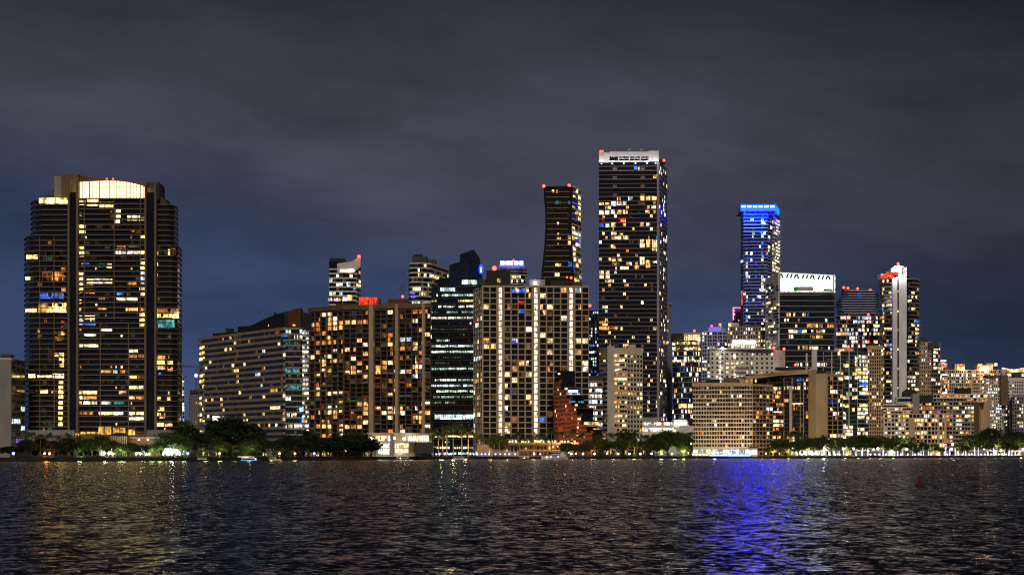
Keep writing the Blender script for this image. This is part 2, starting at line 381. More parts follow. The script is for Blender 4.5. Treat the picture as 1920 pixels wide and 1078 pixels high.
zx([(277, 122, 297, 138, 'white'), (277, 142, 297, 157, 'warmw'), (303, 125, 342, 160, 'yellow'), (347, 147, 394, 165, 'yellow'), (347, 126, 394, 144, 'faint'),
 (278, 182, 285, 196, 'cool'), (277, 222, 297, 236, 'yellow'), (277, 240, 297, 256, 'yellow'), (277, 303, 296, 318, 'yellow'), (277, 320, 296, 336, 'warmw'),
 (404, 168, 420, 186, 'warmw'), (404, 192, 420, 205, 'warmw'), (404, 210, 417, 224, 'yellow'), (443, 194, 488, 211, 'warmw'), (491, 200, 509, 211, 'warm'), (456, 240, 468, 250, 'orange'), (490, 258, 509, 272, 'yellow'),
 (407, 292, 437, 304, 'orange'), (443, 294, 486, 304, 'dim'), (403, 309, 438, 327, 'white'), (442, 313, 487, 329, 'white'), (489, 316, 508, 331, 'yellow'),
 (490, 345, 507, 352, 'yellow'), (488, 355, 506, 367, 'yellow'), (488, 371, 507, 381, 'yellow'), (488, 386, 507, 399, 'cool'), (488, 404, 507, 418, 'cool'), (488, 422, 506, 433, 'cool'), (486, 438, 508, 458, 'warmw'), (488, 462, 506, 472, 'yellow'),
 (283, 359, 290, 372, 'warm'), (296, 358, 310, 372, 'blue'), (313, 361, 340, 374, 'dimcool'), (342, 361, 366, 374, 'teal'), (372, 362, 388, 376, 'yellow'),
 (275, 394, 289, 408, 'yellow'), (275, 412, 289, 426, 'warmw'), (275, 430, 289, 442, 'yellow'), (275, 446, 289, 462, 'yellow'), (302, 414, 326, 430, 'warmw'), (328, 413, 366, 430, 'white'), (368, 414, 391, 430, 'warmw'), (443, 423, 475, 435, 'orange'),
 (298, 434, 325, 445, 'orange'), (298, 453, 330, 465, 'orange'), (344, 473, 365, 486, 'warm'), (368, 475, 384, 486, 'dim'), (407, 457, 430, 470, 'blue'), (407, 476, 438, 489, 'warmw'), (442, 476, 479, 489, 'warmw'), (438, 511, 480, 525, 'warm'), (341, 508, 370, 521, 'warm'),
 (487, 515, 505, 528, 'orange'), (487, 532, 505, 546, 'yellow'), (487, 550, 505, 562, 'yellow'), (487, 567, 505, 580, 'yellow'), (270, 486, 283, 500, 'yellow'), (270, 514, 283, 526, 'yellow'), (270, 541, 287, 555, 'mint'), (295, 542, 330, 555, 'yellow'), (268, 558, 290, 574, 'cool'), (294, 561, 333, 575, 'blue'),
 (350, 581, 390, 595, 'warmw'), (270, 585, 283, 595, 'orange'), (293, 600, 335, 613, 'mint'), (268, 635, 288, 651, 'white'), (291, 635, 342, 651, 'warmw'),
 (448, 659, 480, 671, 'warmw'), (450, 679, 477, 690, 'warm'), (482, 679, 502, 690, 'orange'), (348, 729, 388, 741, 'warm'), (394, 728, 409, 746, 'cool'), (418, 731, 435, 742, 'orange'),
 (447, 751, 476, 763, 'yellow'), (480, 752, 502, 764, 'orange'), (447, 787, 480, 800, 'yellow'), (484, 787, 500, 800, 'warmw'),
 (264, 802, 287, 817, 'yellow'), (290, 802, 338, 817, 'yellow'), (264, 821, 287, 836, 'warmw'), (290, 821, 338, 836, 'warm'), (264, 839, 285, 854, 'warmw'), (290, 839, 338, 854, 'white'), (348, 841, 388, 853, 'mint'), (392, 841, 432, 853, 'teal'), (415, 804, 440, 816, 'warm'),
 (447, 823, 470, 835, 'warm'), (474, 823, 500, 835, 'orange'), (264, 877, 284, 889, 'orange'), (290, 877, 324, 889, 'warm'), (345, 877, 390, 891, 'yellow'), (392, 877, 412, 890, 'warmw'), (416, 877, 430, 891, 'white'), (446, 878, 470, 891, 'yellow'), (474, 878, 500, 891, 'warmw'), (446, 896, 470, 911, 'white'), (473, 896, 499, 911, 'warmw'),
 (300, 700, 330, 712, 'faint'), (355, 765, 430, 777, 'faint'), (300, 770, 335, 782, 'faint'), (400, 630, 436, 642, 'faint'), (300, 335, 390, 347, 'faint'), (402, 340, 480, 352, 'faint'), (300, 225, 390, 238, 'faint'), (402, 225, 480, 238, 'faint')], YC + 2.6)
zx([(136, 133, 152, 151, 'warmw'), (155, 133, 192, 152, 'yellow'), (195, 133, 234, 152, 'yellow')], 1170.4)
zx([(92, 331, 131, 345, 'yellow'), (89, 408, 105, 417, 'yellow'), (148, 389, 165, 420, 'orange'), (168, 389, 184, 420, 'orange'), (190, 389, 228, 421, 'orange'), (137, 464, 221, 483, 'blue'), (135, 499, 180, 532, 'warm'), (183, 499, 230, 532, 'yellow'), (88, 519, 128, 529, 'yellow'), (148, 313, 230, 345, 'faint'),
 (213, 375, 228, 386, 'orange'), (214, 446, 228, 458, 'warm'), (213, 560, 224, 570, 'red'), (213, 577, 224, 583, 'red'), (188, 597, 224, 607, 'dim'), (212, 597, 224, 608, 'yellow'), (188, 615, 221, 629, 'orange'), (187, 672, 204, 684, 'warm'), (206, 672, 222, 684, 'yellow'), (206, 690, 222, 703, 'yellow'), (208, 708, 222, 721, 'warm'), (100, 745, 122, 758, 'yellow'), (131, 747, 155, 757, 'yellow'), (157, 747, 179, 757, 'yellow'), (184, 744, 222, 759, 'warmw'), (141, 800, 166, 811, 'yellow'),
 (205, 770, 220, 779, 'yellow'), (205, 784, 220, 796, 'yellow'), (180, 803, 200, 812, 'warm'), (205, 800, 220, 813, 'yellow'), (205, 818, 219, 830, 'yellow'), (204, 838, 218, 850, 'warmw'), (204, 855, 218, 866, 'yellow'), (204, 875, 218, 886, 'yellow'), (203, 893, 217, 905, 'yellow'), (203, 911, 217, 925, 'yellow'), (100, 800, 130, 812, 'faint'), (140, 650, 200, 662, 'faint'), (140, 850, 190, 862, 'faint')], 1168.4)
zx([(547, 306, 582, 330, 'faint'), (584, 307, 612, 331, 'dim'), (586, 310, 592, 331, 'warm'), (542, 357, 550, 370, 'yellow'), (542, 397, 549, 409, 'yellow'), (542, 430, 548, 442, 'yellow'), (540, 518, 590, 533, 'orange'), (592, 518, 624, 533, 'warm'), (540, 537, 580, 551, 'yellow'), (582, 537, 622, 551, 'yellow'), (540, 556, 608, 583, 'teal'),
 (540, 588, 548, 600, 'yellow'), (539, 610, 546, 650, 'yellow'), (537, 681, 575, 693, 'orange'), (539, 699, 575, 713, 'yellow'), (584, 700, 602, 713, 'yellow'), (540, 717, 575, 731, 'warm'), (584, 719, 602, 734, 'warm'), (553, 740, 560, 748, 'blue'), (537, 825, 560, 837, 'warm'), (582, 825, 593, 838, 'warm'), (535, 861, 571, 874, 'yellow'), (535, 880, 552, 890, 'yellow'), (556, 881, 575, 899, 'warm'), (533, 915, 570, 930, 'yellow'), (575, 917, 600, 930, 'warm')], 1168.3)
zx([(343, 928, 363, 955, 'lobby_amber'), (366, 928, 387, 955, 'lobby_amber'), (394, 932, 414, 954, 'lobby_amber'), (417, 932, 436, 954, 'lobby_amber'), (446, 938, 470, 957, 'lobby_amber'), (280, 946, 300, 954, 'lobby_amber'), (304, 946, 340, 953, 'lobby_amber'), (263, 952, 275, 964, 'lobby_amber')], 1160.6)
frc = Fr((X(147.5, YC), YC + 3), (X(271.5, YC), YC + 3)); r = b.rng
for j in range(nfl - 1):
    z = GZ + 11 + j * fh
    for k in range(13):
        q_ = r.random(); u0 = frc.L * (k + .06) / 13; u1 = frc.L * (k + .92) / 13
        if q_ < .16: b.wins.append((frc, u0, u1, z + .5, z + fh - .5, r.choice(['dim', 'faint', 'faint', 'dimgreen', 'dimcool'])))
        elif q_ < .20: b.wins.append((frc, u0, u0 + (u1 - u0) * r.uniform(.2, .5), z + .6, z + fh * .75, r.choice(['warm', 'yellow', 'warmw', 'orange'])))
for (pa, ya), (pb, yb), nb_, top_ in (((70, 1167.6), (127, 1167.6), 6, 443), ((294, 1167.6), (321, 1167.6), 4, 460)):
    f_ = Fr((X(pa, ya), ya), (X(pb, yb), yb)); j = 0
    while GZ + 11 + (j + 1) * fh < Zp(top_, 1168):
        z = GZ + 11 + j * fh; j += 1
        for k in range(nb_):
            q_ = r.random()
            if q_ < .13: b.wins.append((f_, f_.L * (k + .1) / nb_, f_.L * (k + .9) / nb_, z + .5, z + fh - .5, r.choice(['dim', 'faint', 'faint', 'dimgreen'])))
            elif q_ < .17: b.wins.append((f_, f_.L * (k + .1) / nb_, f_.L * (k + .45) / nb_, z + .5, z + fh * .8, r.choice(['warm', 'yellow', 'orange'])))
b.done()

# ---- thin things between the first two towers
b = Bld('slim_tower', 'distant slim glass tower with a bright blue light strip on its edge', 340, 1500, maxwin=30, minpix=4)
b.body([(333, 1500), (346, 1500)], 707, 20, 'glass_blue'); A, B_ = seg(b, 0)
b.facade(A, B_, GZ, b.zt, fpx=6, nb=3, slab=(.3, .4, 'slab_cool'), pier=(.5, .3, 'slab_cool'), lit=dict(p=.3, mats=[('cool', 3), ('white', 2)], dim=.3), panes=False)
b.boxp('light_strip', 332, 335.5, 757, 795, 1498, 1.5, 'led_line'); b.boxp('roof_parapet', 337, 346, 704, 707, 1502, 10, 'slab_cool')
b.done()
b = Bld('unfinished_tower', 'small brown concrete tower under construction with bare columns at its top, beside the banded building', 364, 1700, maxwin=20)
b.body([(354, 1700), (374, 1700)], 740, 18, 'concrete_dark'); A, B_ = seg(b, 0)
b.facade(A, B_, GZ, b.zt, fpx=6, nb=5, slab=(.25, .5, 'concrete_brown'), pier=(1.0, .6, 'concrete_mauve'), lit=dict(p=.04), panes=False)
mb = MB()
for k in range(6):
    p = 355.5 + k * 3.4
    mb.box(Fr((X(p, 1700), 1701), (X(p + 1, 1700), 1701)), 0, .5, b.zt, Zp(730 + (k % 2) * 2, 1700), -8, 0, 'concrete_brown')
mb.box(Fr((X(355, 1700), 1700.5), (X(373, 1700), 1700.5)), 0, 18 * 1700 / F, Zp(735, 1700), Zp(734, 1700), -9, .3, 'concrete_brown')
mb.obj('bare_columns', b.root); b.done()
cr = empty('tower_crane', (X(368, 1760), 1760, GZ), 'faint red tower crane jib with a blue white lamp above the unfinished tower', 'crane')
mb = MB(); mb.cube((X(368, 1760), 1760, (Zp(688, 1760) + GZ) / 2), (1.2, 1.2, Zp(688, 1760) - GZ), 'steel'); mb.obj('mast', cr)
mb = MB(); Y = 1760
for k in range(14):
    p0 = 340 + k * 2.6
    mb.tube([(X(p0, Y), Y, Zp(684.5 + k * .25, Y)), (X(p0 + 1.3, Y), Y, Zp(687 + k * .2, Y)), (X(p0 + 2.6, Y), Y, Zp(684.7 + k * .25, Y))], [.15] * 3, 'red_paint', 4)
mb.tube([(X(338, Y), Y, Zp(684.5, Y)), (X(378, Y), Y, Zp(688.2, Y))], [.3, .3], 'red_paint', 4); mb.tube([(X(338, Y), Y, Zp(687, Y)), (X(378, Y), Y, Zp(690, Y))], [.2, .2], 'red_paint', 4); mb.obj('jib', cr)
mb = MB(); mb.ball((X(368, Y), Y - 1.5, Zp(704, Y)), 1.5, 'lamp_blue'); mb.obj('lamp', cr)

# ---- white-banded wedge topped building
b = Bld('banded_building', 'long building with cream horizontal bands and a dark wedge shaped roof', 500, 1330, 'building')
b.body([(374, 1425), (384, 1402), (535, 1290), (567, 1292)], 616, 30, 'glass_brown', topY=1290); z1 = b.zt
A, B_ = seg(b, 0); b.facade(A, B_, GZ, z1, fpx=10.3, nb=2, slab=(.45, .8, 'slab_white'), lit=dict(p=.5, mats=[('yellow', 3), ('warmw', 2)], dim=.4))
A, B_ = seg(b, 1); b.facade(A, B_, GZ, z1, fpx=10.4, nb=34, balc=(.46, 1.1, 'concrete_tan', 0, ''), lit=dict(p=.085, run=.5, mats=RES + [('teal', .3), ('blue', .5)], dim=.16), panes=False, hf=(.24, .76), mu=.06)
A, B_ = seg(b, 2); b.facade(A, B_, GZ, z1, fpx=10.4, nb=6, slab=(.3, .5, 'concrete_grey'), pier=(.25, .3, 'concrete_dark'), dark='glass_teal', lit=dict(p=.3, rows=.5, off=.2, run=3, same=True, mats=[('mint', 3), ('warmw', 2), ('teal', 3), ('white', 1)], dim=.25, dims=['dimgreen', 'faint', 'dim']), hf=(.18, .82))
fa = Fr(*seg(b, 1))
def on_face(px, back=2.0):
    A_ = fa.A - fa.n * back; k_ = (px - 960) / F; t_ = (k_ * A_.y - A_.x) / (fa.u.x - k_ * fa.u.y); return A_ + fa.u * t_
def face_poly(name, pts, mat, depth, back=2.0):
    mb = MB(); pr_ = []
    for p_, q_ in pts: w_ = on_face(p_, back); pr_.append((w_.x, w_.y, Zp(q_, w_.y)))
    mb.slab(pr_, depth, mat, (-fa.n.x, -fa.n.y)); mb.obj(name, b.root)
face_poly('roof', [(399, 634), (399, 625), (446, 622), (446, 612), (468, 611), (482, 605), (500, 596), (516, 590), (524, 588), (534, 585), (534, 616)], 'roof_dark', 18)
b.poly('roof', [(534, 618), (534, 585), (563, 577), (563, 618)], 1294, 18, 'roof_dark')
b.poly('roof', [(540, 617), (540, 584), (564, 576.5), (564, 617)], 1292.5, 1.2, 'rust'); b.boxp('plant_room', 513, 518, 586, 592, 1308, 4, 'roof_dark')
b.boxp('plant_room', 423, 436, 615, 628, 1385, 8, 'roof_dark')
for p, q, k in ((415, 630, 'cool'), (420, 630, 'cool'), (503, 610, 'warmw'), (549, 610, 'warm'), (551.5, 610, 'warm')): w_ = on_face(p, 1.8); b.win(p, q - 2, p + 2.4, q + 2, 1292.2 if p > 530 else w_.y, k)
for p0, p1, f0, kk in ((508, 534, 11.0, 'warmw'), (536, 566, 11, 'mint'), (536, 566, 12, 'mint'), (508, 534, 4, 'warmw'), (536, 566, 4, 'warmw'), (505, 530, 1.0, 'orange'), (497, 512, 1.0, 'teal'), (497, 510, 2.9, 'cool')):
    z = Zp(812 - f0 * 17.8, 1289)
    pass
b.boxp('lit_screen', 399, 422, 780, 799, 1380, 1, 'flood_white')
for q in (784, 790, 765, 770): b.boxp('blue_light', 566, 569, q - 3, q + 1.5, 1288, 1.5, 'led_line')
b.boxp('balcony_lamp', 527, 539, 628.5, 632, 1288, .8, 'window_blue')
b.done()

b = Bld('balcony_tower', 'narrow tower with stacked white lit balconies squeezed left of the coloured balcony block', 577, 1500, 'tower', maxwin=60)
b.body([(566, 1500), (592, 1500)], 622, 15, 'concrete_dark'); A, B_ = seg(b, 0)
b.facade(A, B_, GZ, b.zt, fpx=8.6, nb=4, balc=(.16, 1.4, 'slab_white', .3, 'slab_cool'), lit=dict(p=.55, run=1, mats=WHT, dim=.4), panes=False)
b.beacon(571, 619, 1500, .8); b.done()

# ---- coloured balcony residential block
b = Bld('residential_block', 'broad brown apartment block with coloured balcony panels and a glowing red roof box', 695, 1450, 'building')
b.body([(582, 1476), (646, 1450), (808, 1430)], 571, 34, 'glass_brown', topY=1430); z1 = b.zt
def fac3(sg, nb, lit):
    A, B_ = seg(b, sg)
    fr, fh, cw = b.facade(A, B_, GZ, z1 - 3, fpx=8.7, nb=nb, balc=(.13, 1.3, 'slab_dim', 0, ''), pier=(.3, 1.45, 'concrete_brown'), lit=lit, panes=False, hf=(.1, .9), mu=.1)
    r = random.Random(5 + sg); cand = []
    nf = round((z1 - 3 - GZ) / fh)
    for j in range(3, nf - 6):
        for i in range(nb):
            if r.random() < .62 * math.exp(-((j - nf * .36) / (nf * .3)) ** 2) + .05: cand.append((i, j))
    for i, j in r.sample(cand, min(len(cand), 38 if sg == 0 else 61)):
        mb = MB(); k = r.choice(['panel_red', 'panel_red', 'panel_green', 'panel_green', 'panel_blue', 'panel_grey'])
        mb.box(fr, (i + .1) * cw, (i + .9) * cw, GZ + (j + .08) * fh, GZ + (j + .42) * fh, 1.1, 1.28, k); mb.obj('balcony_panel', b.root)
    return fr
fac3(0, 6, dict(p=.30, run=.7, mats=ORG, dim=.4)); fr = fac3(1, 14, dict(p=.27, run=.9, mats=ORG, dim=.4))
mb = MB()
for p0, p1 in ((694, 702), (743, 748.5), (793, 798)):
    u0 = (p0 - 646) / 162 * fr.L; u1 = (p1 - 646) / 162 * fr.L; mb.box(fr, u0, u1, GZ, z1 + .5, -.1, 1.9, 'concrete_tan')
mb.obj('pier', b.root)
mb = MB()
for s_ in (0, 1):
    A, B_ = seg(b, s_); f2 = Fr(A, B_); mb.box(f2, -.5, f2.L + .5, z1 - 2.2, z1 + .8, -.6, 1.8 + .03 * s_, 'concrete_brown')
mb.obj('roof_parapet', b.root)
b.boxp('plant_room', 672, 712, 559, 573, 1448, 12, 'concrete_dark'); b.boxp('red_lit_wall', 673, 707, 557.5, 572.5, 1446.5, 1, 'red_glow')  # red light on the roof wall is put in as emission
b.boxp('plant_room', 722, 766, 568, 573, 1446, 12, 'concrete_brown'); b.boxp('plant_room', 727, 765, 561, 572, 1450, 10, 'rust')
b.boxp('plant_room', 630, 668, 569, 575, 1462, 8, 'rust'); b.beacon(755, 556, 1449, 1.1)
mb = MB(); Y = 1460
for p, q0, q1 in ((752, 572, 534), (757, 572, 534)): mb.tube([(X(p, Y), Y, Zp(q0, Y)), (X(p, Y), Y, Zp(q1, Y))], [.25, .2], 'steel', 4)
for k in range(7): mb.tube([(X(752, Y), Y, Zp(536 + 5 * k, Y)), (X(757, Y), Y, Zp(540 + 5 * k, Y))], [.15, .15], 'steel', 4)
mb.tube([(X(744, Y), Y, Zp(556, Y)), (X(768, Y), Y, Zp(546, Y)), (X(772, Y), Y, Zp(553, Y))], [.3, .25, .2], 'steel', 4)
mb.obj('roof_hoist', b.root)
mb = MB(); mb.ball((X(799, 1455), 1455, Zp(575, 1455)), 4.2, 'canvas_white', 16, 10); mb.obj('roof_dome', b.root, True)
b.done()

# podium at its foot, floodlit
b = Bld('podium_pavilion', 'floodlit white two storey podium with glass front at the foot of the coloured balcony block', 745, 1412, 'pavilion')
b.body([(690, 1412), (810, 1412)], 811, 14, 'concrete_tan')
b.boxp('canopy', 688, 812, 811, 813.5, 1406, 8, 'concrete_grey'); b.boxp('canopy', 705, 780, 826.5, 829, 1402, 12, 'concrete_white'); b.boxp('entrance_pillar', 731.5, 738.5, 813, 853, 1401, 3, 'concrete_mauve'); b.boxp('shade_block', 778, 812, 829.5, 850, 1407, 5, 'concrete_dark')  # dark block at lower right stands in for shaded recesses
for k in range(7): b.win(700 + k * 4.6, 817, 704 + k * 4.6, 826, 1411.4, ['orange', 'warm', 'white', 'warmw', 'white', 'warm', 'white'][k])
for k in range(12): b.win(765 + k * 3.3, 816, 767.2 + k * 3.3, 827, 1411.4, 'strip_white')
for k in range(5): b.win(709 + k * 4.3, 831, 712.6 + k * 4.3, 839, 1411.4, 'white')
for k in range(6): b.win(741 + k * 4.2, 831, 744.6 + k * 4.2, 839, 1411.4, 'warmw'); b.win(741 + k * 4.2, 841, 744.6 + k * 4.2, 848, 1411.4, 'strip_white')
for k in range(5): b.win(709 + k * 4.3, 841, 712.6 + k * 4.3, 851, 1411.4, 'cool')
for p, q, r in ((697, 823, 1.5), (769, 821, 1.5), (758, 822, 1.2), (739.6, 821, 1.0), (734, 842, 1.2)): b.beacon(p, q, 1404, r, 'lamp_white', 'floodlamp')
b.done()

# ---- behind it
b = Bld('white_parapet_tower', 'slender tower behind the red roof box, sloped white parapet with red corner lamp', 645, 1720, maxwin=60)
b.body([(617, 1720), (668, 1720), (676, 1735)], 490, 24, 'glass_dark'); A, B_ = seg(b, 0)
b.facade(A, B_, GZ, Zp(505, 1720), fpx=8.4, nb=8, balc=(.3, 1.6, 'slab_white', 0, ''), pier=(.5, .4, 'concrete_grey'), every=4, lit=dict(p=.12, mats=WHT, dim=.2), panes=False)
A, B_ = seg(b, 1); b.facade(A, B_, GZ, Zp(505, 1720), fpx=8.4, nb=2, slab=(.35, .8, 'slab_white'), lit=dict(p=.2, mats=WHT), panes=False)
b.poly('parapet', [(632, 512), (632, 494), (660, 490), (676, 480), (676, 500), (662, 512)], 1717, 10, 'concrete_white'); b.boxp('plant_room', 618, 646, 484, 505, 1722, 12, 'roof_dark')
b.win(638, 505, 664, 510, 1716.6, 'white'); b.win(650, 528, 657, 537, 1718.3, 'cool'); b.win(650, 553, 661, 563, 1718.3, 'yellow')
for k in range(9): b.win(615 + k * 4, 559, 617.8 + k * 4, 564, 1717.8, ['cool', 'white', 'red', 'cool', 'white', 'warm', 'red', 'white', 'cool'][k])
b.beacon(673, 481, 1716, 1.3); b.done()
b = Bld('curved_balcony_tower', 'tower with bright white wrapping balcony bands behind the right end of the coloured balcony block', 800, 1700, maxwin=60)
b.body([(766, 1706), (772, 1698), (789, 1696), (805, 1702), (841, 1760)], 494, 26, 'glass_dark', topY=1698)
for i, nb in ((0, 1), (1, 3), (2, 3), (3, 8)):
    A, B_ = seg(b, i); b.facade(A, B_, GZ, b.zt, fpx=8.7, nb=nb, balc=(.26, 1.5, 'slab_white', 0, ''), lit=dict(p=.3 if i < 3 else .1, mats=WHT + [('yellow', 3)], dim=.35), panes=False)
b.boxp('plant_room', 773, 801, 481, 494, 1705, 18, 'concrete_dark'); b.boxp('plant_room', 776, 792, 477, 482, 1708, 8, 'roof_dark'); b.boxp('plant_room', 803, 818, 487, 497, 1716, 12, 'concrete_dark'); b.boxp('violet_light', 768, 778, 548, 551, 1693, 1, 'led_violet'); b.boxp('violet_light', 770, 779, 554, 558, 1693, 1, 'led_violet')
b.done()
# ---- dark office tower with stepped slanted crown
b = Bld('office_tower', 'black glass office tower with rows of greenish white office lights and a stepped slanted top', 850, 1620)
b.body([(809, 1620), (890, 1616)], 538, 36, 'glass_dark'); z1 = b.zt; A, B_ = seg(b, 0)
b.facade(A, B_, GZ, z1, fpx=10.6, nb=26, slab=(.1, .15, 'concrete_dark'), lit=dict(p=.75, rows=.66, off=.12, run=4, same=True, mats=OFF, dim=.25, dims=['dimgreen', 'faint', 'dimcool']), panes=False, hf=(.32, .68), mu=.12)
b.poly('upper_block', [(820, 540), (820, 523), (843, 520), (843, 540)], 1622, 26, 'glass_dark')
b.poly('upper_block', [(842.5, 540), (842.5, 497), (878, 486), (878, 540)], 1618, 20, 'glass_blue')
b.poly('upper_block', [(862, 540), (862, 477), (888, 468), (899, 483), (904, 512), (904, 540)], 1624, 24, 'glass_blue')
mb = MB(); Y = 1617.6
for k in range(10): mb.box(Fr((X(844 + k * 3.6, Y), Y), (X(845 + k * 3.6, Y), Y)), 0, .12, Zp(536, Y), Zp(500 - k * 1.0, Y), 0, .3, 'concrete_dark')
mb.obj('mullion', b.root)
for k in range(9): b.win(866 + k * 3.3, 525, 868.4 + k * 3.3, 533, 1615.4, 'mint' if k % 3 else 'white')
for k in range(7): b.win(826 + k * 4, 539.5, 829 + k * 4, 546, 1614.5, 'cool')
for k in range(22): b.win(815 + k * 3.4, 777, 817.6 + k * 3.4, 786, 1614.5, 'cool' if k % 5 else 'mint')
# lit loop emblem near the top
mb = MB(); Y = 1622.0; pts = []
for k in range(17):
    a = 2 * math.pi * k / 16; pts.append((X(902 + 2.8 * math.sin(a), Y), Y - 1.2, Zp(505.5 - 7.6 * math.cos(a) * (1 if math.cos(a) < 0 else 1.1), Y)))
mb.tube(pts, [.62] * 17, 'lamp_emblem', 6); mb.tube([(X(902, Y), Y - 1.2, Zp(511, Y)), (X(902, Y), Y - 1.2, Zp(501, Y))], [.5, .35], 'led_ice', 5); mb.obj('lit_emblem', b.root)
b.done()

# ---- the pale lattice tower with three white light strips
b = Bld('lattice_tower', 'wide pale grid fronted tower with three tall vertical strips of white light', 995, 1585)
b.body([(886, 1622), (905, 1585), (1104, 1590)], 538, 32, 'glass_dark', topY=1585); z1 = b.zt
A, B_ = seg(b, 0); b.facade(A, B_, GZ, z1, fpx=10.5, nb=6, slab=(.26, .5, 'concrete_pale'), pier=(1.1, .6, 'concrete_pale'), lit=dict(p=.12, mats=ORG, dim=.35), mu=.06, hf=(.13, .87))
A, B_ = seg(b, 1); b.facade(A, B_, GZ, z1, fpx=10.5, nb=15, slab=(.2, .55, 'concrete_sand'), pier=(.95, .65, 'concrete_sand'), lit=dict(p=.14, run=.3, mats=RES, dim=.22), mu=.13, hf=(.12, .88), strips={2: 'strip_white', 7: 'strip_white', 12: 'strip_white'}, panes=False)
f2 = Fr(A, B_); mb = MB()
for i in (2, 7, 12):
    cw = f2.L / 15
    for a in (.04, .74): mb.box(f2, (i + a) * cw, (i + a + .22) * cw, GZ, z1 - .3, -.1, .45, 'concrete_sand')
mb.box(f2, -.4, f2.L + .4, z1 - .2, z1 + 1.2, -1, .8, 'concrete_sand'); mb.obj('pier', b.root)
b.boxp('plant_room', 912, 957, 507, 538, 1592, 14, 'roof_dark'); b.boxp('plant_room', 898, 916, 524, 534, 1596, 10, 'concrete_dark'); b.boxp('plant_room', 992, 1022, 524, 540, 1590, 12, 'concrete_grey')
b.boxp('plant_room', 1022, 1076, 526, 541, 1594, 14, 'roof_dark'); b.boxp('plant_room', 1076, 1092, 528, 542, 1596, 14, 'concrete_dark')
b.beacon(927, 503, 1593, 1.9); b.beacon(1063, 520, 1588, .8); b.beacon(1071, 521, 1588, 1.0); b.beacon(1004, 531, 1588, 1.1, 'lamp_white', 'floodlamp')
b.win(961, 541, 985, 549, 1583, 'blue'); b.win(967, 542, 972, 549, 1582.8, 'cool'); b.win(932, 522, 938, 530, 1591.6, 'warm'); b.win(1024, 525, 1032, 538, 1589.4, 'faint')
b.win(973, 581, 984, 587, 1583, 'blue'); b.win(960, 638, 969, 645, 1583, 'purple'); b.win(973, 564, 982, 571, 1583, 'red')
mb = MB(); mb.tube([(X(952, 1592), 1592, Zp(510, 1592)), (X(952, 1592), 1592, Zp(499, 1592))], [.2, .15], 'steel', 4); mb.obj('antenna', b.root)
b.done()

b = Bld('lit_crown_tower', 'tower behind the lattice tower with a round white and violet lit crown', 963, 1760, maxwin=40)
ring = lambda r, k0=14: [(X(963 + r * math.cos(2 * math.pi * k / k0), 1760), 1772 + r * 1760 / F * math.sin(2 * math.pi * k / k0)) for k in range(k0)]
mb = MB(); mb.prism(ring(22), GZ, Zp(515, 1760), 'glass_dark'); mb.prism(ring(25), Zp(515, 1760), Zp(504, 1760), 'concrete_dark'); mb.obj('wall', b.root)
mb = MB()
for q in (515, 509, 523, 532): mb.prism(ring(28 if q < 520 else 24), Zp(q + .6, 1760), Zp(q - .6, 1760), 'slab_white')
mb.prism(ring(24), Zp(504, 1760), Zp(500, 1760), 'concrete_grey'); mb.obj('crown_ring', b.root)
for p0, p1, k in ((938, 946, 'led_ice'), (948, 962, 'led_ice'), (964, 972, 'led_ice'), (974, 981, 'led_ice')):
    b.boxp('crown_light', p0, p1, 489.5, 496.5, 1756, 2, k)
b.boxp('crown_light', 936, 983, 496.5, 500, 1755, 3, 'led_violet')
for k in range(8): b.win(945 + k * 4, 517, 948 + k * 4, 521, 1761, 'yellow' if k < 6 else 'white'); b.win(943 + k * 5, 525, 946 + k * 5, 530, 1761, 'white' if k % 2 else 'dim')
b.beacon(963, 488, 1762, .7); b.done()

# ---- waisted tower
b = Bld('waisted_tower', 'slim dark tower with inward curving sides and red lamps on two top corners', 1052, 1700)
Y = 1690.0
LE = [(350, 1019), (372, 1020), (399, 1022.5), (430, 1022.5), (460, 1020.5), (490, 1017.5), (523, 1014.5), (560, 1010)]
ME = [(350, 1074), (399, 1072), (430, 1071), (470, 1073), (523, 1076), (560, 1078)]
RE = [(350, 1089), (400, 1089.5), (450, 1089), (523, 1090.5), (560, 1092)]
nfl = 34; q0, q1 = 850.0, 350.0; lev = []
for j in range(0, 33):
    q = 350 + j * 10.0 if j < 25 else 350 + j * 10.0
    lev.append((Zp(q, Y), [(X(lerp_tab(LE, q), Y), Y), (X(lerp_tab(ME, q), Y), Y), (X(lerp_tab(RE, q), Y + 26), Y + 26), (X(lerp_tab(LE, q) + 2, Y + 30), Y + 30)], q))
lev.append((GZ, lev[-1][1], 850))
mb = MB(); vs = []; fs = []
for z, p, q in lev: vs += [(a[0], a[1], z) for a in p]
for i in range(len(lev) - 1):
    for k in range(4): fs.append((i * 4 + k, (i + 1) * 4 + k, (i + 1) * 4 + (k + 1) % 4, i * 4 + (k + 1) % 4))
fs += [(0, 1, 2, 3)]
mb.add(vs, fs, 'glass_brown'); mb.obj('wall', b.root)
r = b.rng
for i, (z, p, q) in enumerate(lev[:-1]):
    mb = MB(); A, M_, C_ = p[0], p[1], p[2]
    f1 = Fr(A, M_); mb.box(f1, 1.5, f1.L - 2.5, z - .3, z + .3, -.1, .8, 'slab_olive' if i else 'concrete_dark')
    f2 = Fr(M_, C_); mb.box(f2, 1.0, f2.L - .3, z - .35, z + .35, -.1, 1.2, 'slab_white'); mb.obj('balcony', b.root)
    if i and i < 24:
        for k in range(3):
            rr = r.random()
            if rr < .8: b.wins.append((f2, f2.L * (.08 + .3 * k), f2.L * (.36 + .3 * k), z + .7, z + 3.3, r.choice(['yellow', 'warmw', 'white', 'mint', 'dim', 'dimgreen', 'dim'])))
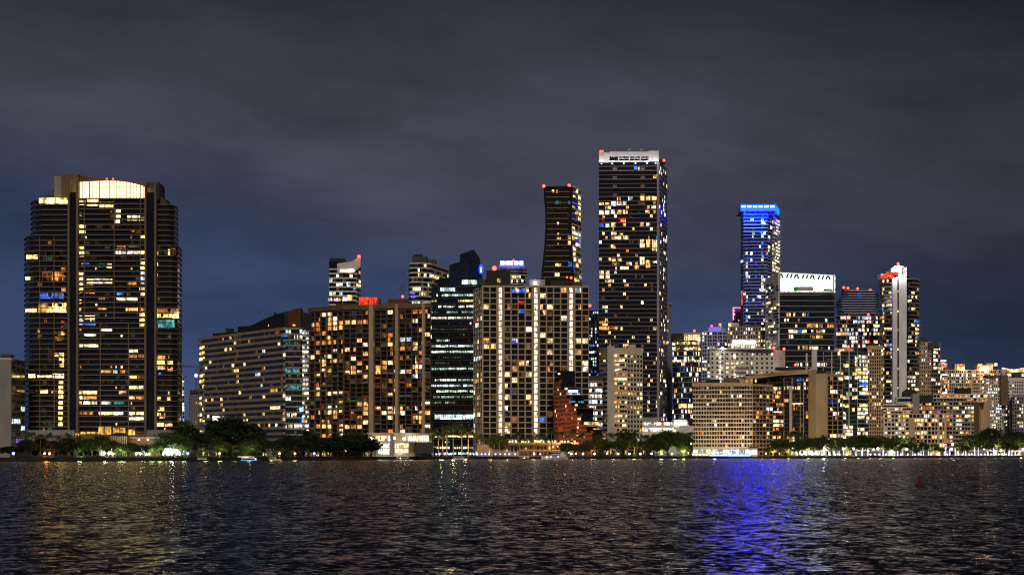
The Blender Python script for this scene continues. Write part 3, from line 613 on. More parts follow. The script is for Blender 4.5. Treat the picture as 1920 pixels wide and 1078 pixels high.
for p0, q, p1, h, k in ((1035, 356, 1039, 5, 'warm'), (1043, 356, 1045, 6, 'warm'), (1041, 377, 1051, 6, 'teal'), (1065, 377, 1069.5, 6, 'teal'), (1044.5, 417, 1048, 4, 'warmw'), (1045, 437, 1048, 4, 'warm'), (1044, 445, 1051.5, 5, 'warmw'), (1045.5, 456, 1048, 4, 'warm'),
                    (1065, 441, 1070, 8, 'warmw'), (1065, 452, 1070, 8, 'warmw'), (1041, 494, 1052, 6, 'yellow'), (1040, 512, 1049, 6, 'yellow'), (1065, 491, 1072, 9, 'blue'), (1064, 402, 1068, 8, 'dimgreen'), (1023, 390, 1062, 5, 'faint'), (1024, 460, 1060, 5, 'faint')):
    b.win(p0, q, p1, q + h, Y - .1, k)
b.win(1077, 448, 1087, 456, 1698, 'purple')
mb = MB()
for k in range(24):
    p = 1020.5 + k * 2.3
    mb.box(Fr((X(p, Y), Y), (X(p + .5, Y), Y)), 0, .2, Zp(351, Y), Zp(349, Y), -.2, .1, 'steel')
mb.obj('roof_railing', b.root)
b.beacon(1019.5, 349, Y, 1.3); b.beacon(1067, 348, Y, 1.3); b.done()

# ---- the tallest tower
b = Bld('tall_tower', 'tallest tower in the skyline, dark with pinkish floor lines and a floodlit white parapet', 1185, 1860)
b.body([(1123, 1862), (1235.5, 1860), (1250.5, 1905)], 304, 46, 'glass_dark', topY=1861); z1 = b.zt
A, B_ = seg(b, 0)
fr, fh, cw = b.facade(A, B_, GZ, z1, fpx=8.05, nb=20, slab=(.12, .3, 'slab_pink'), lit=dict(p=.14, run=.2, mats=[('warm', 6), ('warmw', 6), ('white', 2), ('cool', .8), ('blue', .12), ('orange', .7)], dim=.1), panes=False, mu=.07, hf=(.16, .80), skipf=lambda i, j, nb, nf: j > nf - 10 and (i * 7 + j * 3) % 17)
nf = round((z1 - GZ) / fh); mb = MB()
for j in range(0, nf + 1, 2): mb.box(fr, 0, fr.L, GZ + j * fh - .42, GZ + j * fh + .42, -.05, .65, 'slab_pink')
mb.obj('floor_band', b.root); mb = MB()
for j in range(nf):
    for i in (4.6, 13.9):
        if j > nf - 12 and j % 2 == 0: mb.box(fr, i * cw, (i + 1.4) * cw, GZ + (j + .1) * fh, GZ + (j + .7) * fh, 0, .5, 'slab_pink')
mb.box(fr, fr.L - 1.8, fr.L + .3, GZ, z1, -.3, .9, 'concrete_mauve'); mb.obj('pier', b.root)
A, B_ = seg(b, 1); b.facade(A, B_, GZ, z1 - 3, fpx=8.05, nb=8, slab=(.2, .4, 'concrete_mauve'), pier=(.4, .3, 'concrete_dark'), dark='glass_blue', lit=dict(p=.14, mats=WHT, dim=.15), panes=False)
b.boxp('side_light', 1241, 1243, 383, 402, 1877, 1, 'window_dimcool')
Y = 1859.0
mb = MB(); fy = Fr((X(1123, Y), Y), (X(1235, Y), Y)); k = Y / F
def pr(p0, p1, q0, q1, d0, d1, m): mb.box(fy, (p0 - 1123) * k, (p1 - 1123) * k, Zp(q1, Y), Zp(q0, Y), d0, d1, m)
pr(1123, 1142.8, 286.5, 305, -3, 0, 'canvas_white'); pr(1216, 1235.5, 283, 303, -3, 0, 'canvas_white'); pr(1142.8, 1216, 284.5, 293.5, -3, 0, 'canvas_white'); pr(1142.8, 1216, 301, 304, -3, -.5, 'canvas_white')
for p in (1159, 1179, 1199.5): pr(p, p + 2.2, 293.5, 301, -2.8, -.3, 'canvas_white')
for p in (1161, 1181.5, 1202): pr(p, p + 17, 296.5, 297.6, -2.6, -.6, 'canvas_white')
mb.obj('white_parapet', b.root)
b.boxp('plant_room', 1143, 1216, 290, 304, Y + 6, 20, 'concrete_dark'); b.boxp('plant_room', 1237, 1248, 299, 305, Y + 20, 16, 'concrete_dark')
mb = MB()
for p, h in ((1141, 8), (1160, 6), (1180, 5), (1203, 5), (1229, 3)): mb.tube([(X(p, Y), Y + 1, Zp(286, Y)), (X(p, Y), Y + 1, Zp(285 - h, Y))], [.2, .15], 'steel', 4)
for p in (1180, 1203): mb.tube([(X(p - 3, Y), Y + 1, Zp(281.5, Y)), (X(p + 3, Y), Y + 1, Zp(279.5, Y))], [.4, .4], 'concrete_white', 4)
mb.obj('antenna', b.root)
b.beacon(1126, 284, Y, .9); b.beacon(1130, 284, Y, .7); b.beacon(1245, 301, Y + 20, 1.0); b.beacon(1166, 414, Y - .5, 1.0)
b.win(1123.5, 410.5, 1131, 412, Y, 'red'); b.win(1159, 409.5, 1173, 411, Y, 'red')
for x0, y0, x1, y1, kk in ((1189, 312, 1196, 319, 'blue'), (1225, 328, 1231, 334, 'warm'), (1157, 370, 1164, 376, 'warm'), (1178, 369, 1186, 376, 'cool'), (1200, 368, 1208, 376, 'warm'), (1211, 368, 1219, 375, 'warm'), (1222, 368, 1231, 375, 'warm'),
    (1123.5, 380, 1132, 385, 'warm'), (1135, 380, 1142, 385, 'warm'), (1146, 378, 1154, 386, 'cool'), (1157, 378, 1165, 385, 'white'), (1168, 378, 1175, 385, 'cool'), (1123.5, 395, 1132, 402, 'white'), (1135, 395, 1142, 402, 'white'), (1146, 394, 1153, 401, 'white'), (1157, 394, 1165, 402, 'warm'), (1168, 394, 1175, 401, 'warm'),
    (1124, 420, 1132, 426, 'blue'), (1135, 420, 1143, 426, 'cool'), (1146, 418, 1154, 426, 'yellow'), (1200, 417, 1207, 425, 'warm'), (1212, 418, 1219, 423, 'white'), (1158, 443, 1165, 448, 'white'), (1168, 442, 1176, 449, 'warmw'), (1162, 437, 1168, 441, 'yellow'), (1146, 460, 1154, 466, 'warm'), (1200, 449, 1208, 456, 'warmw'), (1200, 457, 1208, 464, 'warmw'), (1223, 449, 1232, 470, 'warmw'), (1212, 449, 1219, 463, 'warm'),
    (1124, 508, 1132, 514, 'warmw'), (1136, 508, 1143, 514, 'warmw'), (1124, 516, 1132, 522, 'warmw'), (1136, 516, 1143, 522, 'warmw'), (1147, 484, 1154, 490, 'warm'), (1158, 484, 1165, 490, 'warm'), (1200, 482, 1208, 496, 'warmw'), (1211, 488, 1219, 502, 'warm'), (1224, 489, 1233, 493, 'white'), (1190, 498, 1198, 504, 'warm'), (1123.5, 602, 1141, 607, 'orange'), (1123.5, 612, 1142, 618, 'orange'), (1143, 613, 1158, 617, 'orange')):
    b.win(x0, y0, x1, y1, Y + .6, kk)
b.done()
b = Bld('blank_tower', 'plain grey violet windowless slab rising against the right edge of the tallest tower', 1256, 1930)
b.body([(1250.5, 1918), (1260, 1930)], 570, 30, 'concrete_mauve'); b.boxp('roof_parapet', 1250.2, 1260.4, 568, 570, 1922, 14, 'concrete_grey')
A, B_ = seg(b, 0); f2 = Fr(A, B_)
for j in range(0, 14): b.lat.box(f2, .2, f2.L - .2, GZ + j * 10, GZ + j * 10 + .25, -.05, .12, 'concrete_grey')
for q in (600, 618, 640): b.win(1251, q, 1253, q + 4, 1916.5, 'cool')
b.done()

# ---- towers either side of its foot
b = Bld('blue_lit_tower', 'pale blue lit gridded tower in the gap left of the tallest tower', 1114, 2050, maxwin=60, minpix=4)
b.body([(1104, 2050), (1126, 2050)], 583, 24, 'glass_blue'); A, B_ = seg(b, 0)
b.facade(A, B_, GZ, b.zt, fpx=6.2, nb=6, balc=(.3, 1.0, 'slab_cool', 0, ''), pier=(.7, 1.05, 'slab_white'), lit=dict(p=.35, mats=[('cool', 4), ('blue', 2), ('white', 2)], dim=.4, dims=['dimcool']), panes=False)
b.beacon(1106, 573, 2050, 1.2); b.boxp('roof_light', 1112, 1124, 584, 588, 2049, 1, 'window_cool')
mb = MB(); mb.tube([(X(1106, 2052), 2052, b.zt), (X(1106, 2052), 2052, Zp(574, 2052))], [.3, .2], 'steel', 4); mb.obj('antenna', b.root); b.done()
b = Bld('grey_office', 'low grey office with bands of white windows between lattice tower and white condominium', 1116, 1720, 'building')
b.body([(1100, 1720), (1130, 1720)], 704, 24, 'concrete_dark'); A, B_ = seg(b, 0)
b.facade(A, B_, GZ, b.zt - 5, fpx=10.3, nb=6, slab=(.45, .5, 'concrete_grey'), lit=dict(p=.7, rows=.6, off=.2, run=2, mats=[('cool', 3), ('white', 3)], dim=.2))
b.done()
b = Bld('white_condominium', 'white condominium with blank vertical pier and balcony rows in front of the tallest tower', 1165, 1715, 'building')
b.body([(1126, 1735), (1141, 1716), (1152, 1713), (1176, 1713), (1205, 1718)], 652, 30, 'concrete_pale', topY=1713); z1 = b.zt
A, B_ = seg(b, 0); b.facade(A, B_, GZ, z1 - 5, fpx=8.5, nb=3, balc=(.2, 1.4, 'slab_white', .32, 'concrete_pale'), lit=dict(p=.15, mats=ORG, dim=.3))
A, B_ = seg(b, 2); b.facade(A, B_, GZ, z1 - 5, fpx=8.5, nb=5, balc=(.2, 1.6, 'slab_white', .3, 'concrete_pale'), lit=dict(p=.4, run=1, mats=ORG, dim=.25))
A, B_ = seg(b, 3); b.facade(A, B_, GZ, z1 - 5, fpx=8.5, nb=5, balc=(.1, .5, 'concrete_pale', 0, ''), lit=dict(p=.16, mats=RES, dim=.2), mu=.2, hf=(.2, .72))
A, B_ = seg(b, 1); f2 = Fr(A, B_); b.lat.box(f2, 0, f2.L, GZ, z1 + 1.5, -.2, 1.9, 'concrete_white')
b.boxp('plant_room', 1148, 1160, 643, 651, 1720, 8, 'concrete_dark'); b.boxp('plant_room', 1178, 1192, 646, 653, 1722, 8, 'concrete_pale')
b.win(1182, 786, 1189, 797, 1715.5, 'white'); b.done()
b = Bld('terraced_podium', 'low white terraced building with two long brightly lit glass galleries', 1245, 1760, 'building')
b.body([(1196, 1755), (1290, 1760)], 797, 34, 'concrete_white'); b.boxp('upper_storey', 1199, 1236, 783, 797, 1770, 20, 'concrete_mauve'); b.boxp('upper_storey', 1262, 1290, 789, 797, 1768, 18, 'concrete_white')
b.boxp('terrace_slab', 1194, 1262, 798, 800.5, 1751, 12, 'slab_white'); b.boxp('terrace_slab', 1262, 1288, 786.5, 788.5, 1762, 14, 'slab_white'); b.boxp('wall_wing', 1275, 1301, 798, 822, 1752, 12, 'concrete_white')
for k in range(14): b.win(1199 + k * 4.5, 791.5, 1202.6 + k * 4.5, 796.5, 1754.0, 'white'); b.win(1199 + k * 4.9, 802, 1203.4 + k * 4.9, 808.5, 1754, ['white', 'warmw', 'white', 'cool'][k % 4])
for k in range(5): b.win(1264 + k * 4.6, 790, 1268.2 + k * 4.6, 796.4, 1758, 'flood_white')
b.done()
b = Bld('curved_glass_tower', 'dark blue curved glass tower with a box of warm light on its roof', 1288, 1850)
b.body([(1261, 1858), (1275, 1847), (1297, 1845), (1314, 1856)], 638, 34, 'glass_blue', topY=1846); z1 = b.zt
for i, nb in ((0, 5), (1, 9), (2, 7)):
    A, B_ = seg(b, i); b.facade(A, B_, GZ, z1, fpx=10, nb=nb, slab=(.1, .45, 'slab_cool'), lit=dict(p=.22, run=1, mats=[('warmw', 4), ('white', 3), ('cool', 2), ('blue', .7), ('warm', 2)], dim=.35, dims=['dimcool', 'dimcool', 'faint']), panes=False, hf=(.15, .85), mu=.12)
    A2, B2 = A, B_; f2 = Fr(A2, B2)
    for row in (0, 1, 3.3):
        for k in range(nb): b.wins.append((f2, f2.L * (k + .1) / nb, f2.L * (k + .8) / nb, z1 - (row + .75) * 4.6, z1 - (row + .3) * 4.6, b.rng.choice(['warmw', 'warm', 'yellow', 'white', 'dim'])))
b.boxp('plant_room', 1261, 1284, 625, 639, 1856, 16, 'roof_dark'); b.boxp('roof_lantern', 1284, 1313, 627, 641, 1851, 12, 'roof_gold'); b.boxp('roof_slab', 1282, 1315, 624, 627, 1848, 18, 'concrete_pale')
mb = MB()
for k in range(7): mb.box(Fr((X(1284 + k * 4.8, 1851), 1851), (X(1285 + k * 4.8, 1851), 1851)), 0, .3, Zp(641, 1851), Zp(627, 1851), -.1, .4, 'concrete_tan')
mb.obj('mullion', b.root); b.beacon(1302, 620, 1850, 1.0); b.done()

b = Bld('lilac_tower', 'pale lilac tower with a deep blue roof box and small flame like sign', 1340, 2050, maxwin=70, minpix=4)
b.body([(1316, 2050), (1364, 2050)], 622, 28, 'paint_lilac'); A, B_ = seg(b, 0)
b.facade(A, B_, GZ, b.zt, fpx=6.6, nb=10, balc=(.35, 1.0, 'slab_cool', 0, ''), pier=(1.2, 1.05, 'paint_lilac'), every=2, dark='glass_blue', lit=dict(p=.2, mats=[('cool', 3), ('purple', 1.5), ('white', 2), ('warmw', 1)], dim=.45, dims=['dimcool', 'dimcool', 'faint']), mu=.1)
b.boxp('roof_box', 1331, 1353, 613, 622, 2052, 14, 'led_violet'); b.boxp('roof_box', 1334, 1350, 610.5, 613, 2054, 10, 'paint_blue'); b.boxp('roof_parapet', 1352, 1360, 616, 622, 2050, 10, 'paint_lilac')
b.boxp('lit_sign', 1347.5, 1352.5, 606, 614, 2049, 1, 'sign_orange'); b.boxp('lit_sign', 1350, 1352, 608, 612, 2048, .7, 'window_yellow'); b.beacon(1334.5, 611, 2049, .9); b.done()
b = Bld('pink_tower', 'small pink lit slab tower left of the blue crowned tower', 1384, 2200, maxwin=40, minpix=3)
b.body([(1374, 2200), (1393, 2200)], 577, 20, 'paint_pink'); A, B_ = seg(b, 0)
b.facade(A, B_, Zp(640, 2200), b.zt - 1.5, fpx=6, nb=4, lit=dict(p=.3, mats=[('white', 2), ('purple', 1)], dim=.3), mu=.2, hf=(.25, .7))
b.boxp('pink_light', 1374, 1393, 576, 577.4, 2199, 2, 'sign_magenta'); b.boxp('pink_light', 1374, 1376, 577.4, 600, 2199, 1, 'sign_magenta'); b.boxp('roof_parapet', 1373.6, 1393.4, 574.6, 576, 2199.5, 8, 'paint_pink'); b.done()

# ---- blue crowned tower
b = Bld('blue_crown_tower', 'tall glass tower with a dazzling blue and white lit crown and blue lit floors', 1425, 2080)
b.body([(1389, 2090), (1394, 2080), (1440, 2077), (1448, 2090), (1461.5, 2130)], 397, 40, 'glass_blue_lit', topY=2080); z1 = b.zt  # crown's blue light on the glass is partly put into its base colour
for i, nb in ((0, 1), (1, 11), (2, 2)):
    A, B_ = seg(b, i)
    b.facade(A, B_, GZ, z1, fpx=6.3, nb=nb, slab=(.16, .6, 'slab_cool'), lit=dict(p=.09, run=.3, mats=[('cool', 5), ('white', 3), ('blue', 1.5), ('teal', .6), ('warmw', .6)], dim=.22, dims=['dimcool', 'dimcool', 'faint']), panes=False, mu=.06, hf=(.1, .88))
A, B_ = seg(b, 1); f2 = Fr(A, B_); r = b.rng; fhh = 6.3 * 2080 / F
for c, hi, lo in ((1, .16, .6), (8, .03, .62)):
    for j in range(60):
        z = z1 - (j + .9) * fhh
        t = (z1 - z) / (z1 - GZ)
        if hi < t < lo and r.random() < .55: b.wins.append((f2, f2.L * (c + .05) / 11, f2.L * (c + .95) / 11, z + .3, z + 2.9, r.choice(['cool', 'cool', 'white', 'white', 'warmw', 'blue'])))
A, B_ = seg(b, 3); b.facade(A, B_, GZ, z1 - 4, fpx=6.3, nb=6, balc=(.22, 1.4, 'slab_white', .2, 'slab_cool'), lit=dict(p=.5, run=1, mats=[('warmw', 4), ('white', 4), ('cool', 2)], dim=.3), panes=False)
Y = 2074.0
b.boxp('crown_box', 1392, 1454, 384, 398, Y + 8, 34, 'glass_blue_lit'); b.boxp('crown_roof', 1397, 1450, 382.2, 384, Y + 9, 28, 'paint_blue')
for k in range(6): b.boxp('crown_light', 1390.5 + k * 10.8, 1398.0 + k * 10.8, 385.6, 388.8, Y + 3, 1.6, 'led_ice')
b.boxp('crown_band', 1389, 1455, 383.6, 393, Y + 4.8, 2.4, 'led_blue'); b.poly('crown_band', [(1455.2, 385.5), (1461.5, 393), (1461.5, 401), (1455.2, 393.5)], Y + 22, 12, 'led_blue')
for q in (400.6, 407.2): b.boxp('added_blue_strip', 1394.5, 1439.5, q, q + 1.5, 2076.2, .5, 'led_blue')  # blue strips added to feed more blue light into the reflection
for q in (414, 420.4, 427, 433.5): b.boxp('added_blue_strip', 1394.5, 1439.5, q, q + .8, 2076.2, .5, 'led_line')
mb = MB(); mb.prism([(X(1388.4, Y), Y), (X(1455.4, Y), Y), (X(1462, Y), Y + 50), (X(1391, Y), Y + 50)], Zp(395, Y), Zp(393.9, Y), 'slab_white'); mb.obj('crown_ledge', b.root)
b.boxp('red_light_strip', 1390, 1392, 545, 572, 2073, 1, 'red_glow'); b.boxp('blue_light_strip', 1436, 1438.5, 545, 567, 2070, 1, 'led_line')
for p, q, k in ((1434, 468, 'red'), (1446, 468, 'green'), (1424, 432, 'blue'), (1427, 434, 'blue'), (1415, 490, 'purple')): b.win(p, q, p + 4, q + 5, 2073, k)
b.done()

b = Bld('perforated_tower', 'glass office tower with glowing white crown and white side wall dotted with square holes', 1510, 1960)
b.body([(1437, 1985), (1461.5, 1958), (1564, 1960)], 549, 40, 'glass_teal', topY=1958); z1 = b.zt
A, B_ = seg(b, 0); f2 = Fr(A, B_)
mb = MB(); mb.slab([(A[0], A[1] - .2, GZ), (A[0], A[1] - .2, Zp(524, 1985)), (B_[0], B_[1] - .2, Zp(510.5, 1958)), (B_[0], B_[1] - .2, GZ)], 1.2, 'concrete_white', (f2.n.x, f2.n.y)); mb.obj('perforated_wall', b.root)
r = b.rng
for j in range(40):
    for i in range(5):
        q = 531 + j * 5.6
        if q > 690 or r.random() < .42: continue
        u0 = f2.L * (.06 + .185 * i + .03 * (j % 2)); z = Zp(q, 1965)
        b.wins.append((Fr((A[0] + f2.n.x * 1.25, A[1] - .2 + f2.n.y * 1.25), (B_[0] + f2.n.x * 1.25, B_[1] - .2 + f2.n.y * 1.25)), u0, u0 + f2.L * r.choice([.1, .15, .24]), z - 1.7, z, r.choice(['glass_dark'] * 9 + ['warmw', 'yellow', 'mint'])))
A, B_ = seg(b, 1); b.facade(A, B_, GZ, z1 - 2, fpx=10.2, nb=24, slab=(.1, .4, 'slab_cool'), lit=dict(p=.24, rows=.55, off=.25, run=1.6, mats=[('warmw', 4), ('warm', 4), ('white', 2), ('orange', 1), ('blue', .15)], dim=.1, dims=['dimgreen', 'faint']), panes=False, hf=(.2, .75), mu=.08, skipf=lambda i, j, nb, nf: j > nf - 4)
Y = 1957.0; k = Y / F; fy = Fr((X(1461.5, Y), Y), (X(1564, Y), Y))
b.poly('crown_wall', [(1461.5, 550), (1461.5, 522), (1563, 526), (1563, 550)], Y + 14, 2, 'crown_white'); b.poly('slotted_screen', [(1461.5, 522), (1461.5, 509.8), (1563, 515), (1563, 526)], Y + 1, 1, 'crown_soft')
mb = MB()
mb.slab([(X(p, Y), Y, Zp(q, Y)) for p, q in ((1461.5, 511), (1461.5, 509.8), (1563, 515), (1563, 516.2))], 13.5, 'canvas_white')
for n_ in range(13):
    p = 1466 + n_ * 7.4; q = 511.2 + n_ * .36
    sl = 3.0 if n_ % 4 else -2.6
    mb.slab([(X(p, Y), Y, Zp(q + 9.4, Y)), (X(p + sl, Y), Y, Zp(q + 1.6, Y)), (X(p + sl + 3.0, Y), Y, Zp(q + 1.6, Y)), (X(p + 3.0, Y), Y, Zp(q + 9.4, Y))], .6, 'concrete_dark')
for p in (1461.5, 1562): mb.box(Fr((X(p, Y), Y), (X(p + 2, Y), Y)), 0, 1.2, Zp(550, Y), Zp(512 if p < 1500 else 516, Y), -14, -.2, 'canvas_white')
mb.obj('crown_frame', b.root)
b.boxp('plant_room', 1492, 1526, 537, 545, Y + 8, 4, 'concrete_grey'); b.boxp('roof_parapet', 1461.5, 1564, 546.5, 550.5, Y + .3, 1, 'slab_olive'); b.boxp('roof_garden', 1488, 1496, 537.5, 546, Y + 3, 2, 'panel_green'); b.boxp('roof_garden', 1544, 1560, 541, 546, Y + 3, 2, 'panel_green')
b.boxp('edge_light', 1564.2, 1566, 515, 548, Y + 1, 2, 'window_cool'); b.done()

# ---- lower group in the middle right
b = Bld('warm_lit_block', 'grey mid rise with warm and white lit storeys below the blue crowned tower', 1400, 2000, 'building')
b.body([(1364, 2000), (1440, 2000)], 613, 30, 'concrete_grey'); A, B_ = seg(b, 0)
b.facade(A, B_, GZ, b.zt, fpx=7.6, nb=16, slab=(.35, .4, 'concrete_grey'), pier=(1.2, .5, 'concrete_grey'), lit=dict(p=.38, mats=[('warmw', 4), ('yellow', 2), ('white', 3)], dim=.3))
for p in range(1372, 1415, 5): b.win(p, 638, p + 4, 645, 1998.8, 'flood_white'); b.win(p, 647, p + 4, 653, 1998.8, 'white')
b.boxp('roof_box', 1366, 1386, 605, 614, 2004, 14, 'concrete_pale'); b.boxp('plant_room', 1411, 1437, 608, 614, 2002, 12, 'concrete_dark'); b.boxp('lit_sign', 1365.5, 1371, 606, 612, 1999, 1, 'window_yellow'); b.done()
b = Bld('square_window_block', 'whitish block with a regular grid of small square windows behind the waterfront condominium', 1400, 1900, 'building')
b.body([(1331, 1900), (1452, 1905), (1472, 1925)], 655, 24, 'concrete_white'); A, B_ = seg(b, 0)
b.facade(A, B_, GZ, b.zt - 2, fpx=8.6, nb=13, slab=(.02, .06, 'concrete_grey'), lit=dict(p=.2, mats=WHT, dim=.12), mu=.3, hf=(.28, .7))
f2 = Fr(A, B_)
for u in (3.1, 8.1): b.lat.box(f2, f2.L * u / 13, f2.L * (u + .04) / 13, GZ, b.zt - 1, 0, .5, 'concrete_grey')
for j in range(20): b.lat.box(f2, f2.L * 5.1 / 13, f2.L * 7.9 / 13, GZ + j * 4.09 + .2, GZ + j * 4.09 + 1.2, 0, 1.2, 'concrete_grey')
for k in range(14): b.win(1375.5, 664 + k * 7, 1379, 669 + k * 7, 1898, 'warmw' if k % 3 else 'white')
for k in range(10): b.win(1349, 668 + k * 7.6, 1352, 673 + k * 7.6, 1898, 'white')
b.boxp('roof_parapet', 1330.6, 1452, 652.6, 655, 1899, 10, 'concrete_white'); b.beacon(1451, 652, 1899, 1.1); b.beacon(1470, 654, 1905, 1.1); b.beacon(1355, 653, 1898, 1.1, 'lamp_white', 'floodlamp'); b.beacon(1476, 690, 1900, 1.1, 'lamp_white', 'floodlamp'); b.done()
# ---- tan waterfront condominium
b = Bld('waterfront_condominium', 'wide tan waterfront condominium with cream balcony bands and a tall blank end wall', 1440, 1830, 'building')
b.body([(1299, 1812), (1411, 1800), (1449, 1826)], 719, 34, 'concrete_tan', topY=1800); z1 = b.zt
A, B_ = seg(b, 0); b.facade(A, B_, GZ, z1 - 2, fpx=7.75, nb=22, balc=(.18, 1.2, 'slab_white', .16, 'concrete_tan'), lit=dict(p=.11, run=.3, mats=RES, dim=.3, dims=['dim', 'faint', 'faint', 'dimgreen']), panes=True, mu=.06, jit=.24, hf=(.2, .88))
A, B_ = seg(b, 1); b.facade(A, B_, GZ, z1 - 2, fpx=7.75, nb=6, balc=(.16, 1.2, 'concrete_tan', 0, ''), lit=dict(p=.13, mats=ORG, dim=.3), panes=True, mu=.14)
f2 = Fr(*seg(b, 0)); b.lat.box(f2, -.5, f2.L + .4, z1 - 1.8, z1 + .9, -.5, 1.7, 'concrete_tan')
def wing(chain_, top, back, mat, topY): return b.body(chain_, top, back, mat, 'wall', GZ, topY)
pts, zt = wing([(1398, 1850), (1440, 1840), (1470, 1834)], 701, 22, 'glass_brown', 1840); zt2 = zt
A, B_ = pts[1], pts[2]; b.facade(A, B_, GZ, zt - 4, fpx=7.75, nb=6, slab=(.14, .8, 'concrete_brown'), pier=(.6, .9, 'concrete_tan'), every=6, lit=dict(p=.3, run=1.4, mats=ORG, dim=.2), panes=False)
A, B_ = pts[0], pts[1]; b.facade(A, B_, GZ, zt - 4, fpx=7.75, nb=6, slab=(.14, .8, 'concrete_brown'), lit=dict(p=.2, mats=ORG, dim=.2), panes=False)
pts, zt = wing([(1470, 1832), (1516, 1826)], 697, 22, 'glass_brown', 1830)
A, B_ = pts; b.facade(A, B_, GZ, zt - 5, fpx=7.75, nb=9, slab=(.1, .5, 'concrete_brown'), pier=(.5, .7, 'concrete_tan'), every=3, lit=dict(p=.19, run=.6, mats=ORG, dim=.25), panes=False, hf=(.12, .85))
mb = MB(); f2 = Fr(A, B_); mb.box(f2, 5, 7.2, GZ, zt - 12, -.2, 2.6, 'concrete_pale'); mb.box(f2, f2.L * .79, f2.L * .815, GZ, zt - 6, -.2, 1.5, 'concrete_tan'); mb.obj('pier', b.root)
mb = MB(); mb.slab([(X(p, Y_), Y_ - 3, Zp(q, Y_)) for p, q, Y_ in ((1397, 712, 1840), (1397, 705, 1840), (1461, 696, 1834), (1515, 692.5, 1826), (1530, 692, 1824), (1530, 700, 1824), (1515, 701, 1826), (1461, 704, 1834))], 24, 'concrete_tan'); mb.obj('roof_parapet', b.root)
pts, zt = wing([(1516, 1822), (1530, 1812)], 694, 24, 'concrete_tan', 1812); pts, zt = wing([(1530.3, 1812), (1551, 1806)], 700, 30, 'concrete_tan', 1808)
pts, zt = wing([(1551.3, 1810), (1580, 1822)], 702, 24, 'glass_brown', 1812); A, B_ = pts
b.facade(A, B_, GZ, zt - 1.5, fpx=8.2, nb=6, slab=(.16, .6, 'concrete_tan'), pier=(.7, .5, 'concrete_tan'), every=2, lit=dict(p=.2, run=.6, mats=WHT + ORG, dim=.15), panes=False)
mb = MB(); f2 = Fr(A, B_); mb.box(f2, -.2, f2.L + .3, zt - 1.4, zt + .5, -.5, .9, 'concrete_tan'); mb.obj('roof_parapet', b.root)
b.boxp('plant_room', 1326, 1350, 711, 719, 1815, 10, 'roof_dark'); b.boxp('plant_room', 1359, 1384, 708, 719, 1815, 10, 'concrete_brown'); b.boxp('plant_room', 1386, 1396, 711, 720, 1812, 10, 'concrete_tan'); b.boxp('plant_room', 1456, 1502, 688, 694, 1845, 10, 'roof_dark'); b.boxp('plant_room', 1533, 1548, 695, 701, 1818, 10, 'roof_dark')
b.beacon(1491, 684, 1846, .9); b.boxp('blue_lit_window', 1494, 1508, 711, 714, 1825, .6, 'window_blue'); b.boxp('balcony_lamp', 1443, 1466, 771, 773, 1832.4, .5, 'strip_white'); b.boxp('balcony_lamp', 1485, 1505, 755.6, 757.2, 1827.0, .5, 'strip_white'); b.boxp('blue_lit_window', 1557, 1562, 750, 757, 1810.5, .6, 'window_blue')
b.done()
b = Bld('green_glass_block', 'greenish glass mid rise with red roof plant room behind the tan end wall', 1570, 1960, 'building')
b.body([(1511, 1960), (1608, 1960), (1627, 1975)], 659, 26, 'glass_green'); A, B_ = seg(b, 0)
b.facade(A, B_, GZ, b.zt, fpx=7.6, nb=18, slab=(.12, .35, 'concrete_grey'), pier=(.8, .4, 'concrete_white'), every=3, dark='glass_teal', lit=dict(p=.13, run=1, mats=[('yellow', 3), ('warmw', 3), ('mint', 1)], dim=.3, dims=['dimgreen', 'dimgreen', 'dimcool']), mu=.08, hf=(.12, .86))
A, B_ = seg(b, 1); b.facade(A, B_, GZ, b.zt - 3, fpx=7.6, nb=6, slab=(.14, .5, 'slab_white'), lit=dict(p=.6, run=2, mats=WHT + [('yellow', 3)], dim=.3))
b.boxp('white_pier', 1522, 1532, 655, 800, 1957.5, 5, 'concrete_white'); b.boxp('white_pier', 1511, 1514, 662, 800, 1958.2, 4, 'concrete_white')
b.boxp('plant_room', 1519, 1541, 642, 659, 1966, 12, 'rust'); b.boxp('plant_room', 1541, 1553, 645, 659, 1968, 10, 'panel_green'); b.boxp('plant_room', 1553, 1600, 653, 659, 1970, 10, 'concrete_pale'); b.boxp('roof_lamp', 1543, 1550, 653, 657.5, 1962, 1, 'window_warmw'); b.boxp('roof_lamp', 1573, 1582, 655, 658, 1962, 1, 'window_yellow')
b.boxp('blue_lit_window', 1609, 1626, 716, 723, 1962.5, .6, 'window_blue'); b.beacon(1532, 646, 1964, 1.3); b.beacon(1591, 650, 1964, 1.1)
b.done()
b = Bld('terraced_tower', 'dark tower with curved stepped balcony tiers and red roof lamps, behind the gridded glass block', 1608, 2240, maxwin=40, minpix=4)
mb = MB(); Y = 2240
mb.prism([(X(1585, Y), Y), (X(1646, Y), Y), (X(1646, Y), Y + 40), (X(1585, Y), Y + 40)], GZ, Zp(548, Y), 'glass_blue'); mb.obj('wall', b.root)
for j in range(11):
    q = 546 + j * 4.6; l = lerp_tab([(540, 1583), (558, 1581), (566, 1571), (580, 1574), (600, 1577)], q); rr = lerp_tab([(540, 1638), (552, 1643), (600, 1647)], q)
    mb = MB(); mb.prism([(X(l, Y), Y - 1), (X(l + 6, Y), Y - 7), (X(rr - 6, Y), Y - 7), (X(rr, Y), Y - 1), (X(rr, Y), Y + 20), (X(l, Y), Y + 20)], Zp(q + .9, Y), Zp(q - .9, Y), 'slab_cool'); mb.obj('balcony', b.root)
    if 3 <= j < 8: b.win(1573, q + 1, 1582, q + 4, Y - 4, 'dimcool')
